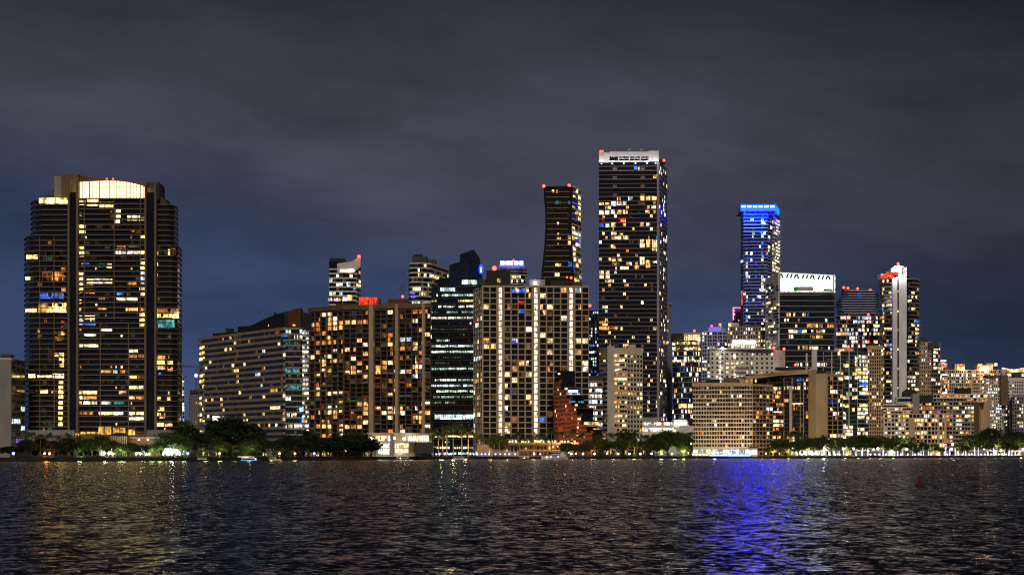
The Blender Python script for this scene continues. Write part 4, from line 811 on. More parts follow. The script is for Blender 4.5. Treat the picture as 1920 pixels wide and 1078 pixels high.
b.boxp('plant_room', 1583, 1606, 541, 546, Y + 2, 16, 'rust'); b.boxp('plant_room', 1606, 1636, 543, 547, Y + 2, 16, 'concrete_dark'); b.boxp('roof_lamp', 1609, 1614, 551, 557, Y - 8, 1, 'window_blue')
for p, q in ((1582, 539), (1608, 541), (1632, 544), (1590, 540)): b.beacon(p, q, Y, 1.0)
b.done()
b = Bld('gridded_glass_block', 'blue black gridded glass block full of warm windows left of the white pier tower', 1608, 2140)
b.body([(1567, 2140), (1650, 2140)], 592, 30, 'glass_blue'); A, B_ = seg(b, 0)
b.facade(A, B_, GZ, b.zt, fpx=7.4, nb=20, slab=(.12, .35, 'concrete_mauve'), pier=(.8, .5, 'concrete_mauve'), every=5, lit=dict(p=.36, run=1.4, mats=WHT, dim=.35, dims=['dimcool', 'dim', 'faint']), panes=False, mu=.06, hf=(.16, .84))
b.beacon(1591, 594, 2138, 1.0); b.beacon(1628, 590, 2138, 1.0); b.beacon(1627, 641, 2136, 1.1); b.boxp('plant_room', 1590, 1640, 588.5, 592, 2146, 14, 'concrete_dark'); b.done()
b = Bld('tan_tower', 'narrow tan tower with a dark red top squeezed left of the tower with white piers', 1640, 2000, maxwin=80)
b.body([(1626, 2000), (1656, 2000)], 648, 24, 'concrete_tan'); A, B_ = seg(b, 0)
b.facade(A, B_, GZ, b.zt - 3, fpx=6.6, nb=7, slab=(.25, .3, 'concrete_tan'), pier=(.9, .35, 'concrete_tan'), lit=dict(p=.28, mats=RES, dim=.25), mu=.16, hf=(.2, .8))
b.boxp('plant_room', 1627, 1648, 643, 649, 2003, 14, 'rust'); b.done()

b = Bld('white_pier_tower', 'dark balcony tower with two tall white piers and a red edged white domed crown', 1688, 2080)
b.body([(1650, 2096), (1658, 2084), (1674, 2080), (1702, 2080), (1716, 2084), (1723, 2098)], 523, 34, 'glass_blue', topY=2080); z1 = b.zt
for i, nb in ((0, 2), (1, 4), (3, 4), (4, 2)):
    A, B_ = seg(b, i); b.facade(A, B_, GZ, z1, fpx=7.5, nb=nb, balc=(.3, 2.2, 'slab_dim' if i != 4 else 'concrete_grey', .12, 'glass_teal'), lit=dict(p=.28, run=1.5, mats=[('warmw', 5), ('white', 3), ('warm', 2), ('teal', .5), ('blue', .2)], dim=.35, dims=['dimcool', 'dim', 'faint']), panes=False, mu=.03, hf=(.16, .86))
for p0, p1, q in ((1674, 1682.5, 521), (1686, 1700, 520)): b.boxp('white_pier', p0, p1, q, 850, 2073, 10, 'pier_white')
for k in range(22): b.win(1683, 545 + k * 12, 1685.4, 549 + k * 12, 2078, 'warmw' if k % 3 == 0 else 'dim')
b.boxp('crown_box', 1651, 1684, 513, 523, 2078, 18, 'concrete_pale'); b.boxp('red_lit_edge', 1651, 1676, 517, 521, 2074, 1.5, 'red_glow'); b.boxp('red_lit_edge', 1662, 1685, 510, 516, 2075, 1.5, 'red_glow'); b.boxp('crown_box', 1702, 1714, 518, 540, 2082, 16, 'roof_dark')  # red light along the crown edges is put in as emission
b.poly('dome', [(1671, 519), (1671, 506), (1674, 501), (1679, 498), (1686, 497), (1692, 499), (1696, 501), (1700, 500), (1700, 519)], 2078, 14, 'canvas_white')
b.boxp('crown_lamp', 1672, 1686, 508, 511, 2076, 1, 'flood_white'); b.boxp('crown_lamp', 1691, 1695, 503, 517, 2076.5, 1, 'window_mint'); b.beacon(1684, 494.5, 2080, 1.1); b.done()
b = Bld('tan_stepped_tower', 'tan tower with stepped dark roof right of the tower with white piers', 1744, 2150)
b.body([(1724, 2150), (1746, 2148), (1763, 2156)], 642, 30, 'concrete_tan'); b.boxp('upper_block', 1724, 1740, 634, 643, 2152, 20, 'concrete_dark'); b.boxp('upper_block', 1741, 1762, 642, 654, 2146, 4, 'concrete_dark')
A, B_ = seg(b, 0); b.facade(A, B_, GZ, b.zt, fpx=7.2, nb=6, slab=(.2, .2, 'concrete_tan'), lit=dict(p=.2, mats=WHT, dim=.2), mu=.25, hf=(.3, .8))
A, B_ = seg(b, 1); b.facade(A, B_, GZ, b.zt - 4, fpx=7.2, nb=4, slab=(.2, .4, 'concrete_brown'), lit=dict(p=.3, mats=WHT, dim=.25), hf=(.2, .8)); b.done()
b = Bld('sign_topped_block', 'narrow lit block carrying a small violet and orange roof sign', 1769, 2250, 'building', maxwin=50, minpix=4)
b.body([(1763, 2250), (1776, 2250)], 676, 20, 'concrete_brown'); A, B_ = seg(b, 0)
b.facade(A, B_, GZ, b.zt - 3, fpx=6.5, nb=4, slab=(.25, .6, 'concrete_pale'), lit=dict(p=.5, mats=WHT + ORG, dim=.3)); b.boxp('sign_panel', 1764, 1774, 675, 677.4, 2247, 1, 'led_ice'); b.boxp('sign_panel', 1765, 1772, 679, 682.5, 2248, 1, 'sign_magenta'); b.boxp('sign_panel', 1765, 1772, 684, 690, 2248, 1, 'sign_orange'); b.boxp('violet_light', 1767, 1776, 701, 703.5, 2247, 1, 'led_ice'); b.done()
b = Bld('dotted_block', 'wide pale block of tiny lit windows with two orange glowing roof boxes', 1825, 2330, 'building', minpix=5)
b.body([(1776, 2330), (1876, 2330)], 694, 30, 'concrete_pale'); A, B_ = seg(b, 0)
b.facade(A, B_, GZ, b.zt, fpx=6.2, nb=26, slab=(.35, .35, 'concrete_pale'), pier=(1.5, .45, 'concrete_pale'), every=4, lit=dict(p=.36, run=.3, mats=WHT + ORG, dim=.3), mu=.16, hf=(.2, .82))
b.boxp('roof_box', 1790, 1809, 682, 694, 2332, 14, 'concrete_pale'); b.boxp('lit_roof_wall', 1795, 1808, 683, 694, 2330.5, 1, 'lobby_amber'); b.boxp('roof_box', 1832, 1862, 684, 694, 2336, 14, 'concrete_pale'); b.boxp('lit_roof_wall', 1834, 1842, 682, 690, 2330, 1, 'lobby_amber'); b.boxp('roof_box', 1849, 1871, 681, 686, 2340, 14, 'concrete_tan')
for p in (1806, 1840, 1846, 1852): b.beacon(p, 691, 2326, 1.3, 'lamp_warm', 'floodlamp')
b.beacon(1867, 683, 2330, 1.0, 'lamp_white', 'floodlamp'); b.done()
b = Bld('gold_roof_block', 'block at the right edge with a bright golden floodlit roofline', 1905, 2400, 'building', maxwin=60, minpix=5)
b.body([(1878, 2400), (1990, 2400)], 696, 30, 'concrete_brown'); A, B_ = seg(b, 0)
b.facade(A, B_, GZ, b.zt - 2, fpx=7, nb=24, slab=(.2, .4, 'concrete_brown'), lit=dict(p=.2, mats=ORG + WHT, dim=.2), panes=False)
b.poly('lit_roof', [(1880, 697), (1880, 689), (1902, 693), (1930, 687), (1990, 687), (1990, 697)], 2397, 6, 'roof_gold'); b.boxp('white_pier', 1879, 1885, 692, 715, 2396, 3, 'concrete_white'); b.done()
b = Bld('white_grid_block', 'long white block with a dense grid of tiny square windows, rightmost behind the park trees', 1890, 2230, 'building', minpix=5)
b.body([(1845, 2235), (1889, 2230), (1990, 2230)], 708, 30, 'concrete_white', topY=2230)
A, B_ = seg(b, 0); b.facade(A, B_, GZ, b.zt, fpx=6.0, nb=12, slab=(.1, .1, 'concrete_white'), lit=dict(p=.3, mats=WHT, dim=.15), mu=.24, hf=(.25, .75))
A, B_ = seg(b, 1); b.facade(A, B_, GZ, b.zt - 3, fpx=6.2, nb=24, slab=(.1, .1, 'concrete_white'), lit=dict(p=.24, mats=WHT, dim=.2), mu=.22, hf=(.25, .75))
b.boxp('brown_bay', 1877, 1890, 703, 760, 2226, 5, 'concrete_brown'); b.boxp('roof_slab', 1850, 1890, 703, 708, 2232, 16, 'concrete_brown'); b.boxp('plant_room', 1902, 1916, 699, 710, 2238, 12, 'concrete_dark'); b.boxp('lit_bay', 1893, 1904, 740, 850, 2227, 3, 'concrete_white'); b.done()
b = Bld('grey_pier_block', 'grey violet block with narrow vertical piers at the lower right edge', 1905, 2210, 'building', minpix=5)
b.body([(1898, 2205), (1990, 2205)], 740, 20, 'concrete_mauve'); A, B_ = seg(b, 0)
b.facade(A, B_, GZ, b.zt - 2, fpx=6.4, nb=22, slab=(.12, .15, 'concrete_grey'), pier=(.9, .6, 'concrete_mauve'), every=3, lit=dict(p=.16, mats=WHT, dim=.2), mu=.2, hf=(.2, .8)); b.done()

# ---- terraced waterfront blocks on the right
b = Bld('stepped_condominium', 'cream stepped condominium with a tall white blank end wall on its left', 1690, 2060, 'building')
b.body([(1611, 2070), (1722, 2062)], 757, 40, 'concrete_white'); A, B_ = seg(b, 0)
b.facade(A, B_, Zp(777, 2066), b.zt - 1, nf=3, nb=15, balc=(.25, 1.8, 'slab_white', .3, 'concrete_pale'), lit=dict(p=.42, run=1, mats=ORG + WHT, dim=.3))
pts, zt = b.body([(1618, 2042), (1704, 2038), (1774, 2034)], 776, 28, 'concrete_pale', topY=2040)
A, B_ = pts[0], pts[1]; b.facade(A, B_, GZ, zt, fpx=7.9, nb=13, slab=(.42, .7, 'concrete_pale'), pier=(1.0, .9, 'concrete_white'), every=2, lit=dict(p=.32, run=.5, mats=ORG, dim=.2), mu=.06, jit=.2, hf=(.22, .78))
A, B_ = pts[1], pts[2]; b.facade(A, B_, GZ, zt, fpx=7.9, nb=10, slab=(.25, .5, 'concrete_tan'), pier=(.9, .9, 'concrete_tan'), every=1, lit=dict(p=.4, run=.5, mats=ORG + [('warmw', 4)], dim=.2), mu=.14, hf=(.14, .86))
f2 = Fr(A, B_); b.lat.box(f2, 0, f2.L * .16, GZ, zt - 4, -.1, 1.3, 'concrete_tan'); b.lat.box(f2, f2.L * .76, f2.L * .82, GZ, zt, -.1, 1.4, 'concrete_tan'); b.lat.box(f2, f2.L * .95, f2.L, GZ, zt + .4, -.1, 1.5, 'concrete_tan')
b.boxp('end_wall', 1598, 1610.5, 750, 833, 2058, 10, 'canvas_white'); b.boxp('upper_storey', 1681, 1711, 744, 757, 2064, 20, 'concrete_white'); b.boxp('stair_tower', 1711, 1724, 738, 775, 2058, 14, 'concrete_grey'); b.poly('plant_room', [(1692, 743), (1692, 735), (1700, 729), (1714, 731), (1722, 743)], 2070, 12, 'roof_dark'); b.boxp('plant_room', 1725, 1748, 741, 755, 2066, 14, 'roof_dark')
for k in range(6): b.win(1683 + k * 4.6, 747, 1687 + k * 4.6, 752, 2063, 'glass_dark' if k % 3 else 'faint')
for k in range(4): b.win(1702 + k * 3.8, 757, 1705.4 + k * 3.8, 763, 2059, 'warm')
mb = MB()
for k in range(14): mb.ball((X(1613.5 + (k % 2), 2060), 2060, Zp(760 + k * 5, 2060)), .55, 'lamp_white', 6, 4)
mb.obj('wall_lamp', b.root); b.done()
b = Bld('brown_sided_condominium', 'beige condominium with a dark brown side wall and white roof terrace behind park palms', 1790, 2120, 'building')
b.body([(1724, 2130), (1752, 2122), (1826, 2118), (1846, 2150)], 753, 26, 'concrete_tan', topY=2120); z1 = b.zt
A, B_ = seg(b, 0); b.facade(A, B_, GZ, z1, fpx=8, nb=5, slab=(.3, .5, 'concrete_grey'), lit=dict(p=.25, mats=ORG, dim=.25))
A, B_ = seg(b, 1); b.facade(A, B_, GZ, z1, fpx=7.7, nb=13, balc=(.4, 1.2, 'concrete_grey', 0, ''), pier=(.8, 1.0, 'concrete_pale'), every=6, lit=dict(p=.24, run=1.2, mats=ORG + [('cool', 1), ('purple', .5)], dim=.25), hf=(.25, .8))
A, B_ = seg(b, 2); f2 = Fr(A, B_); b.lat.box(f2, 0, f2.L * .45, GZ, z1, -.1, .5, 'concrete_brown')  # shade of the turned side is put into its darker brown
for j in range(5): b.wins.append((f2, f2.L * .2, f2.L * .3, GZ + 8 + j * 9.4, GZ + 10.4 + j * 9.4, 'warm'))
b.boxp('end_block', 1838, 1856, 742, 836, 2140, 14, 'concrete_tan')
pts, zt = b.body([(1750, 2134), (1850, 2130)], 738, 18, 'concrete_white', 'roof_storey', Zp(753.4, 2130), 2130); b.facade(pts[0], pts[1], Zp(753, 2130), zt - .5, nf=2, nb=16, slab=(.3, .9, 'slab_white'), lit=dict(p=.35, run=1, mats=ORG + WHT, dim=.2)); b.boxp('plant_room', 1794, 1821, 727, 739, 2138, 12, 'roof_dark'); b.done()
b = Bld('low_lit_lobby', 'small brightly lit low block under the greenish glass mid rise', 1589, 1935, 'building', maxwin=30, minpix=4)
b.body([(1580, 1935), (1599, 1935)], 798, 12, 'concrete_pale'); A, B_ = seg(b, 0); b.facade(A, B_, GZ, b.zt, fpx=6.5, nb=6, slab=(.3, .6, 'slab_white'), lit=dict(p=1.2, mats=[('warmw', 3), ('white', 2)], dim=.5), panes=False); b.done()

# ---- stepped terracotta building
b = Bld('stepped_terracotta_building', 'terracotta red stepped building descending like a staircase to the right, before the lattice tower', 1075, 1552, 'building')
steps = [(1040, 1052, 717), (1052, 1062, 732), (1062, 1071.5, 748), (1071.5, 1081, 762.5), (1081, 1090.5, 780), (1090.5, 1100, 797), (1100, 1110.5, 812)]
Y = 1550.0; mb = MB()
for i, (p0, p1, q) in enumerate(steps): mb.box(Fr((X(p0, Y), Y), (X(p1, Y), Y)), 0, (p1 - p0) * Y / F, GZ, Zp(q, Y), -24 + i * .4, i * .02, 'terracotta')
mb.box(Fr((X(1046, Y), Y - 3), (X(1056, Y), Y - 3)), 0, 10 * Y / F, GZ, Zp(800, Y), -2.9, 0, 'terracotta'); mb.obj('wall', b.root)
r = b.rng; fl = 8.1
for i, (p0, p1, q) in enumerate(steps):
    j = 0
    while q + 3 + j * fl < 828:
        n_ = 5
        for k in range(n_):
            w = (p1 - p0) / n_; key = 'warmw' if r.random() < .07 else ('glass_dark' if r.random() < .92 else 'dim')
            b.win(p0 + k * w + .45, q + 3 + j * fl, p0 + (k + 1) * w - .45, q + 7 + j * fl, Y - .2, key)
        j += 1
    b.boxp('parapet', p0 - .2, p1 + .3, q - 1.2, q, Y - .5, 22, 'terracotta'); b.win(p1 - 3, q - 5.2, p1 + 2.2, q - 1.4, Y + 10, 'warmw' if i % 2 else 'dim')
b.done()
b = Bld('blue_lit_pavilion_block', 'dark stepped building with blue white lit upper pavilion behind the terracotta staircase', 1082, 1572, 'building')
Y = 1572.0; mb = MB()
for p0, p1, q in ((1044, 1078, 695), (1050, 1070, 703), (1060, 1094, 742), (1064, 1100, 757), (1070, 1112, 765), (1082, 1120, 788), (1090, 1128, 802)): mb.box(Fr((X(p0, Y), Y), (X(p1, Y), Y)), 0, (p1 - p0) * Y / F, GZ, Zp(q, Y), -14 + (q - 695) * .02, (q - 695) * .04, 'glass_dark')
mb.obj('wall', b.root)
b.boxp('terrace_slab', 1058, 1088, 725, 728.5, Y - 6, 14, 'concrete_dark'); b.boxp('terrace_slab', 1060, 1092, 739, 741, Y - 7, 14, 'concrete_grey'); b.boxp('terrace_slab', 1092, 1124, 797, 799, Y - 8, 10, 'concrete_tan'); b.boxp('terrace_slab', 1075, 1112, 764, 766, Y - 7, 10, 'concrete_dark')
for k in range(8): b.win(1062.5 + k * 3, 731, 1065 + k * 3, 735.5, Y - 4, 'led_ice' if k not in (0, 7) else 'window_blue')
for k in range(9): b.win(1061 + k * 3, 737.4, 1063.4 + k * 3, 738.6, Y - 6, 'window_cool')
for k in range(8): b.win(1095 + k * 3.4, 790.5, 1098 + k * 3.4, 796.4, Y - 6, 'yellow' if k % 3 else 'warmw')
b.win(1071, 751, 1079, 754, Y - 4, 'blue'); b.win(1084, 752, 1095, 755, Y - 4, 'teal'); b.win(1046, 699, 1050, 702, Y - .6, 'warmw')
for k in range(9): b.win(1112 + k * 1.8, 803, 1113 + k * 1.8, 805, Y - 5.5, 'warm')
for k, (p0, q) in enumerate(((1066, 768), (1078, 776), (1088, 812), (1104, 818), (1112, 810))): b.win(p0, q, p0 + 6, q + 3, Y - 5.5, 'faint')
b.done()

# ---- low buildings along the quay
b = Bld('quay_building', 'long low two storey tan building on the quay behind the palms', 1025, 1545, 'building')
b.body([(975, 1542), (1078, 1545)], 833, 10, 'concrete_brown'); b.boxp('terrace_slab', 930, 1085, 829, 832, 1538, 14, 'concrete_tan'); A, B_ = seg(b, 0)
b.facade(A, B_, GZ, b.zt, nf=2, nb=14, slab=(.2, .4, 'concrete_tan'), lit=dict(p=.08, mats=ORG, dim=.2), mu=.26, hf=(.2, .75))
for k in range(24): b.win(935 + k * 6.1, 825.5, 939 + k * 6.1, 829, 1541, ['warmw', 'white', 'dim', 'yellow'][k % 4])
b.done()
b = Bld('garden_wall', 'white lit garden wall with dark openings behind the quay palms', 925, 1545, 'wall')
b.body([(895, 1545), (973, 1545)], 834, 3, 'concrete_tan'); A, B_ = seg(b, 0); f2 = Fr(A, B_)
for k in range(7): b.lat.box(f2, k * f2.L / 6.3, k * f2.L / 6.3 + .6, GZ, b.zt + .5, -.2, .3, 'concrete_pale')
for p in (948, 958, 966): b.win(p, 836, p + 4, 846, 1544.9, 'glass_dark')
b.done()
b = Bld('dark_shop_row', 'dark low shop row with a few warm lit windows under the trees on the quay', 1170, 1640, 'building', minpix=3)
b.body([(1120, 1640), (1222, 1645)], 832, 10, 'concrete_dark'); A, B_ = seg(b, 0); b.facade(A, B_, GZ, b.zt, nf=2, nb=18, slab=(.12, 1.2, 'concrete_brown'), pier=(.5, .9, 'concrete_brown'), every=3, lit=dict(p=.35, mats=ORG + WHT, dim=.25), mu=.15); b.done()
b = Bld('garden_pavilion', 'small pavilion with a hipped roof and lit columns in front of the big dark tower', 222, 1142, 'pavilion')
mb = MB(); Y = 1140
mb.add([(X(204, Y), Y - 1, Zp(817, Y)), (X(241, Y), Y - 1, Zp(817, Y)), (X(241, Y), Y + 8, Zp(817, Y)), (X(204, Y), Y + 8, Zp(817, Y)), (X(214, Y), Y + 3, Zp(811, Y)), (X(231, Y), Y + 3, Zp(811, Y))], [(0, 1, 5, 4), (1, 2, 5), (2, 3, 4, 5), (3, 0, 4), (0, 3, 2, 1)], 'roof_dark'); mb.obj('roof', b.root)
mb = MB()
for k in range(9): mb.box(Fr((X(208 + k * 3.6, Y), Y), (X(209 + k * 3.6, Y), Y)), 0, .3, GZ, Zp(817, Y), -.3, 0, 'concrete_pale')
mb.obj('column', b.root); b.boxp('lit_wall', 208, 238, 818, 828, Y + 4, .5, 'window_dim'); b.done()
b = Bld('garden_house', 'low pink washed garden house with two wall lamps beside the hipped pavilion', 270, 1135, 'building')
b.body([(244, 1146), (300, 1146)], 821, 8, 'concrete_brown'); b.boxp('roof_slab', 243, 301, 819.6, 821, 1144.6, 10, 'concrete_pale')
b.beacon(260, 824, 1145, .5, 'lamp_warm', 'wall_lamp'); b.beacon(277, 824, 1145, .5, 'lamp_warm', 'wall_lamp'); b.done()
for i, (p0, p1, lab) in enumerate(((186, 216, 'left'), (254, 282, 'middle'), (304, 340, 'right'))):
    Y = shore((p0 + p1) / 2) + 26
    b = Bld('floodlit_wall', 'white garden wall glaring with floodlight behind the shrubs, %s of three' % lab, (p0 + p1) / 2, Y, 'wall', group='floodlit walls behind the shrubs')
    b.body([(p0, Y), (p1, Y)], 838, 1, 'canvas_white'); b.boxp('wall_cap', p0 - .3, p1 + .3, 836.6, 838, Y - .4, 1.6, 'concrete_pale')
    for k in range(3):
        b.beacon(p0 + (p1 - p0) * (.2 + .3 * k), 842, Y - 1.2, 1.1, 'lamp_white', 'floodlamp')
    b.done()
# ================================================================== vegetation
def leaf_mat(name, a, b):
    m = bpy.data.materials.new(name); t, n, l = nt(m)
    out = n.new('ShaderNodeOutputMaterial'); p = n.new('ShaderNodeBsdfPrincipled'); l.new(p.outputs[0], out.inputs[0])
    geo = n.new('ShaderNodeNewGeometry'); no = n.new('ShaderNodeTexNoise'); no.inputs['Scale'].default_value = .7; no.inputs['Detail'].default_value = 4
    l.new(geo.outputs['Position'], no.inputs['Vector'])
    rp = n.new('ShaderNodeValToRGB'); rp.color_ramp.elements[0].position = .35; rp.color_ramp.elements[1].position = .65
    rp.color_ramp.elements[0].color = (*a, 1); rp.color_ramp.elements[1].color = (*b, 1)
    l.new(no.outputs[0], rp.inputs[0]); l.new(rp.outputs[0], p.inputs['Base Color']); p.inputs['Roughness'].default_value = .6
    p.inputs['Specular IOR Level'].default_value = .25
    MATS[name] = m
leaf_mat('leaf_green', (.022, .045, .012), (.085, .12, .028)); leaf_mat('leaf_lamplit', (.05, .06, .014), (.13, .14, .03)); leaf_mat('leaf_unlit', (.014, .026, .010), (.03, .05, .016))  # leaf tones hold the light: darkest for unlit crowns, olive for lamplit ones
leaf_mat('frond_green', (.03, .06, .016), (.08, .11, .03))
def leaf(mb, r, c, s, mat):
    d = Vector((r.gauss(0, 1), r.gauss(0, 1), r.gauss(0, 1))).normalized(); e = d.orthogonal().normalized(); g = d.cross(e)
    a = r.random() * 6.28; u = e * math.cos(a) + g * math.sin(a); v = d.cross(u); c = Vector(c)
    mb.add([tuple(c - u * s), tuple(c + v * s * .45), tuple(c + u * s), tuple(c - v * s * .45)], [(0, 1, 2, 3)], mat)
def broadleaf(seed, mat, w=14.0, h=12.0, n=52, lv=75):
    r = random.Random(seed); tr = MB(); cr = MB()
    th = h * r.uniform(.22, .3); bx = r.uniform(-.5, .5)
    tr.tube([(0, 0, 0), (bx * .4, 0, th * .6), (bx, 0, th)], [.42, .34, .28], 'bark', 7)
    for k in range(n):
        a = r.random() * 6.283; dz = r.uniform(-.75, 1); rr = math.sqrt(1 - dz * dz) * r.uniform(.6, 1.05); q_ = r.uniform(.55, 1.0)
        c = Vector((rr * math.cos(a) * w * .42 + bx, rr * math.sin(a) * w * .36, th + (h - th) * (.47 + .44 * dz * q_))); cs = r.uniform(.75, 1.5) * w / 14
        if k % 3 == 0: tr.tube([(bx, 0, th * .95), tuple((Vector((bx, 0, th)) + c) / 2 + Vector((0, 0, .4))), tuple(c)], [.2, .12, .04], 'bark', 5)
        for _ in range(lv):
            q = Vector((r.gauss(0, .62), r.gauss(0, .62), r.gauss(0, .45))) * cs
            leaf(cr, r, c + q, r.uniform(.3, .6), mat)
    return tr.data('trunk'), cr.data('crown')
def palm(seed, h=13.0, nf=34, L=4.5, ball=False, trunkmat='palm_bark', lit=0):
    r = random.Random(seed); tr = MB(); cr = MB(); sw = r.uniform(-.7, .7)
    path = [(sw * (t ** 2), 0, h * t) for t in (0, .25, .5, .75, 1)]
    tr.tube(path, [.30, .22, .2, .19, .17] if not ball else [.5, .46, .44, .42, .4], trunkmat, 7)  # light wrapped trunks made thicker to stand in for their bloom
    top = Vector(path[-1])
    for k in range(nf):
        a = 6.283 * k / nf + r.uniform(-.2, .2); el = r.uniform(-.75 if ball else -.25, 1.25); l = L * r.uniform(.8, 1.1)
        d = Vector((math.cos(a), math.sin(a), 0)); pts = []
        for i in range(8):
            t = i / 7
            pts.append(top + d * (l * t * math.cos(el) * (1 - .12 * t)) + Vector((0, 0, l * (t * math.sin(el) - (.55 if not ball else .3) * t * t))))
        side = Vector((-d.y, d.x, 0))
        for i in range(7):
            p0, p1 = pts[i], pts[i + 1]; wd = (.8 if ball else .95) * math.sin(math.pi * (.12 + .8 * i / 7))
            for s in (-1, 1):
                for f_ in (0, .5):
                    q = p0.lerp(p1, f_); dn = Vector((0, 0, -wd * r.uniform(.35, .8)))
                    cr.add([tuple(q), tuple(p0.lerp(p1, f_ + .38)), tuple(q + side * s * wd + dn + (p1 - p0) * .8)], [(0, 1, 2)], 'frond_green')
    return tr.data('trunk'), cr.data('crown'), h + L * .6
def proto(name, tr, cr, cat, group):
    o = empty(name, (0, 0, -500), 'proto', cat, group)
    for nm, me in (('trunk', tr), ('crown', cr)):
        c = bpy.data.objects.new(nm, me); COL.objects.link(c); c.parent = o
    return o
def kill(o):
    for c in list(o.children_recursive): bpy.data.objects.remove(c)
    bpy.data.objects.remove(o)
ORDW = 'first second third fourth fifth sixth seventh eighth ninth tenth eleventh twelfth thirteenth fourteenth fifteenth sixteenth seventeenth eighteenth nineteenth twentieth'.split()
ORDW += ['twenty-' + w for w in ORDW[:9]] + ['thirtieth'] + ['thirty-' + w for w in ORDW[:9]] + ['fortieth'] + ['forty-' + w for w in ORDW[:9]]
PB = {k: [proto('broadleaf_tree', *broadleaf(s + 10, m), 'tree', g) for s in range(3)] for k, m, g in (('dark', 'leaf_unlit', 'dark trees on the left shore'), ('green', 'leaf_green', 'broadleaf trees on the shore'), ('olive', 'leaf_lamplit', 'broadleaf trees on the shore'))}
PP = [palm(40 + s) for s in range(3)]; PPo = [proto('palm_tree', t, c, 'palm', 'tall palms on the quay') for t, c, _ in PP]
rt = random.Random(3)
def plant(kind, px, top, wpx, yo, label):
    Y = shore(px) + yo; ht = Zp(top, Y) - GZ; x = X(px, Y)
    if kind == 'palm':
        p = rt.choice(PPo); k = ht / 15.2; copy_tree(p, (x, Y, GZ), label, (k * .95, k * .95, k), rt.random() * 6.28)
    else:
        p = rt.choice(PB[kind]); kx = 1.3 * wpx * Y / F / 13.0; copy_tree(p, (x, Y, GZ), label, (kx, kx, ht / 11.7), rt.random() * 6.28)
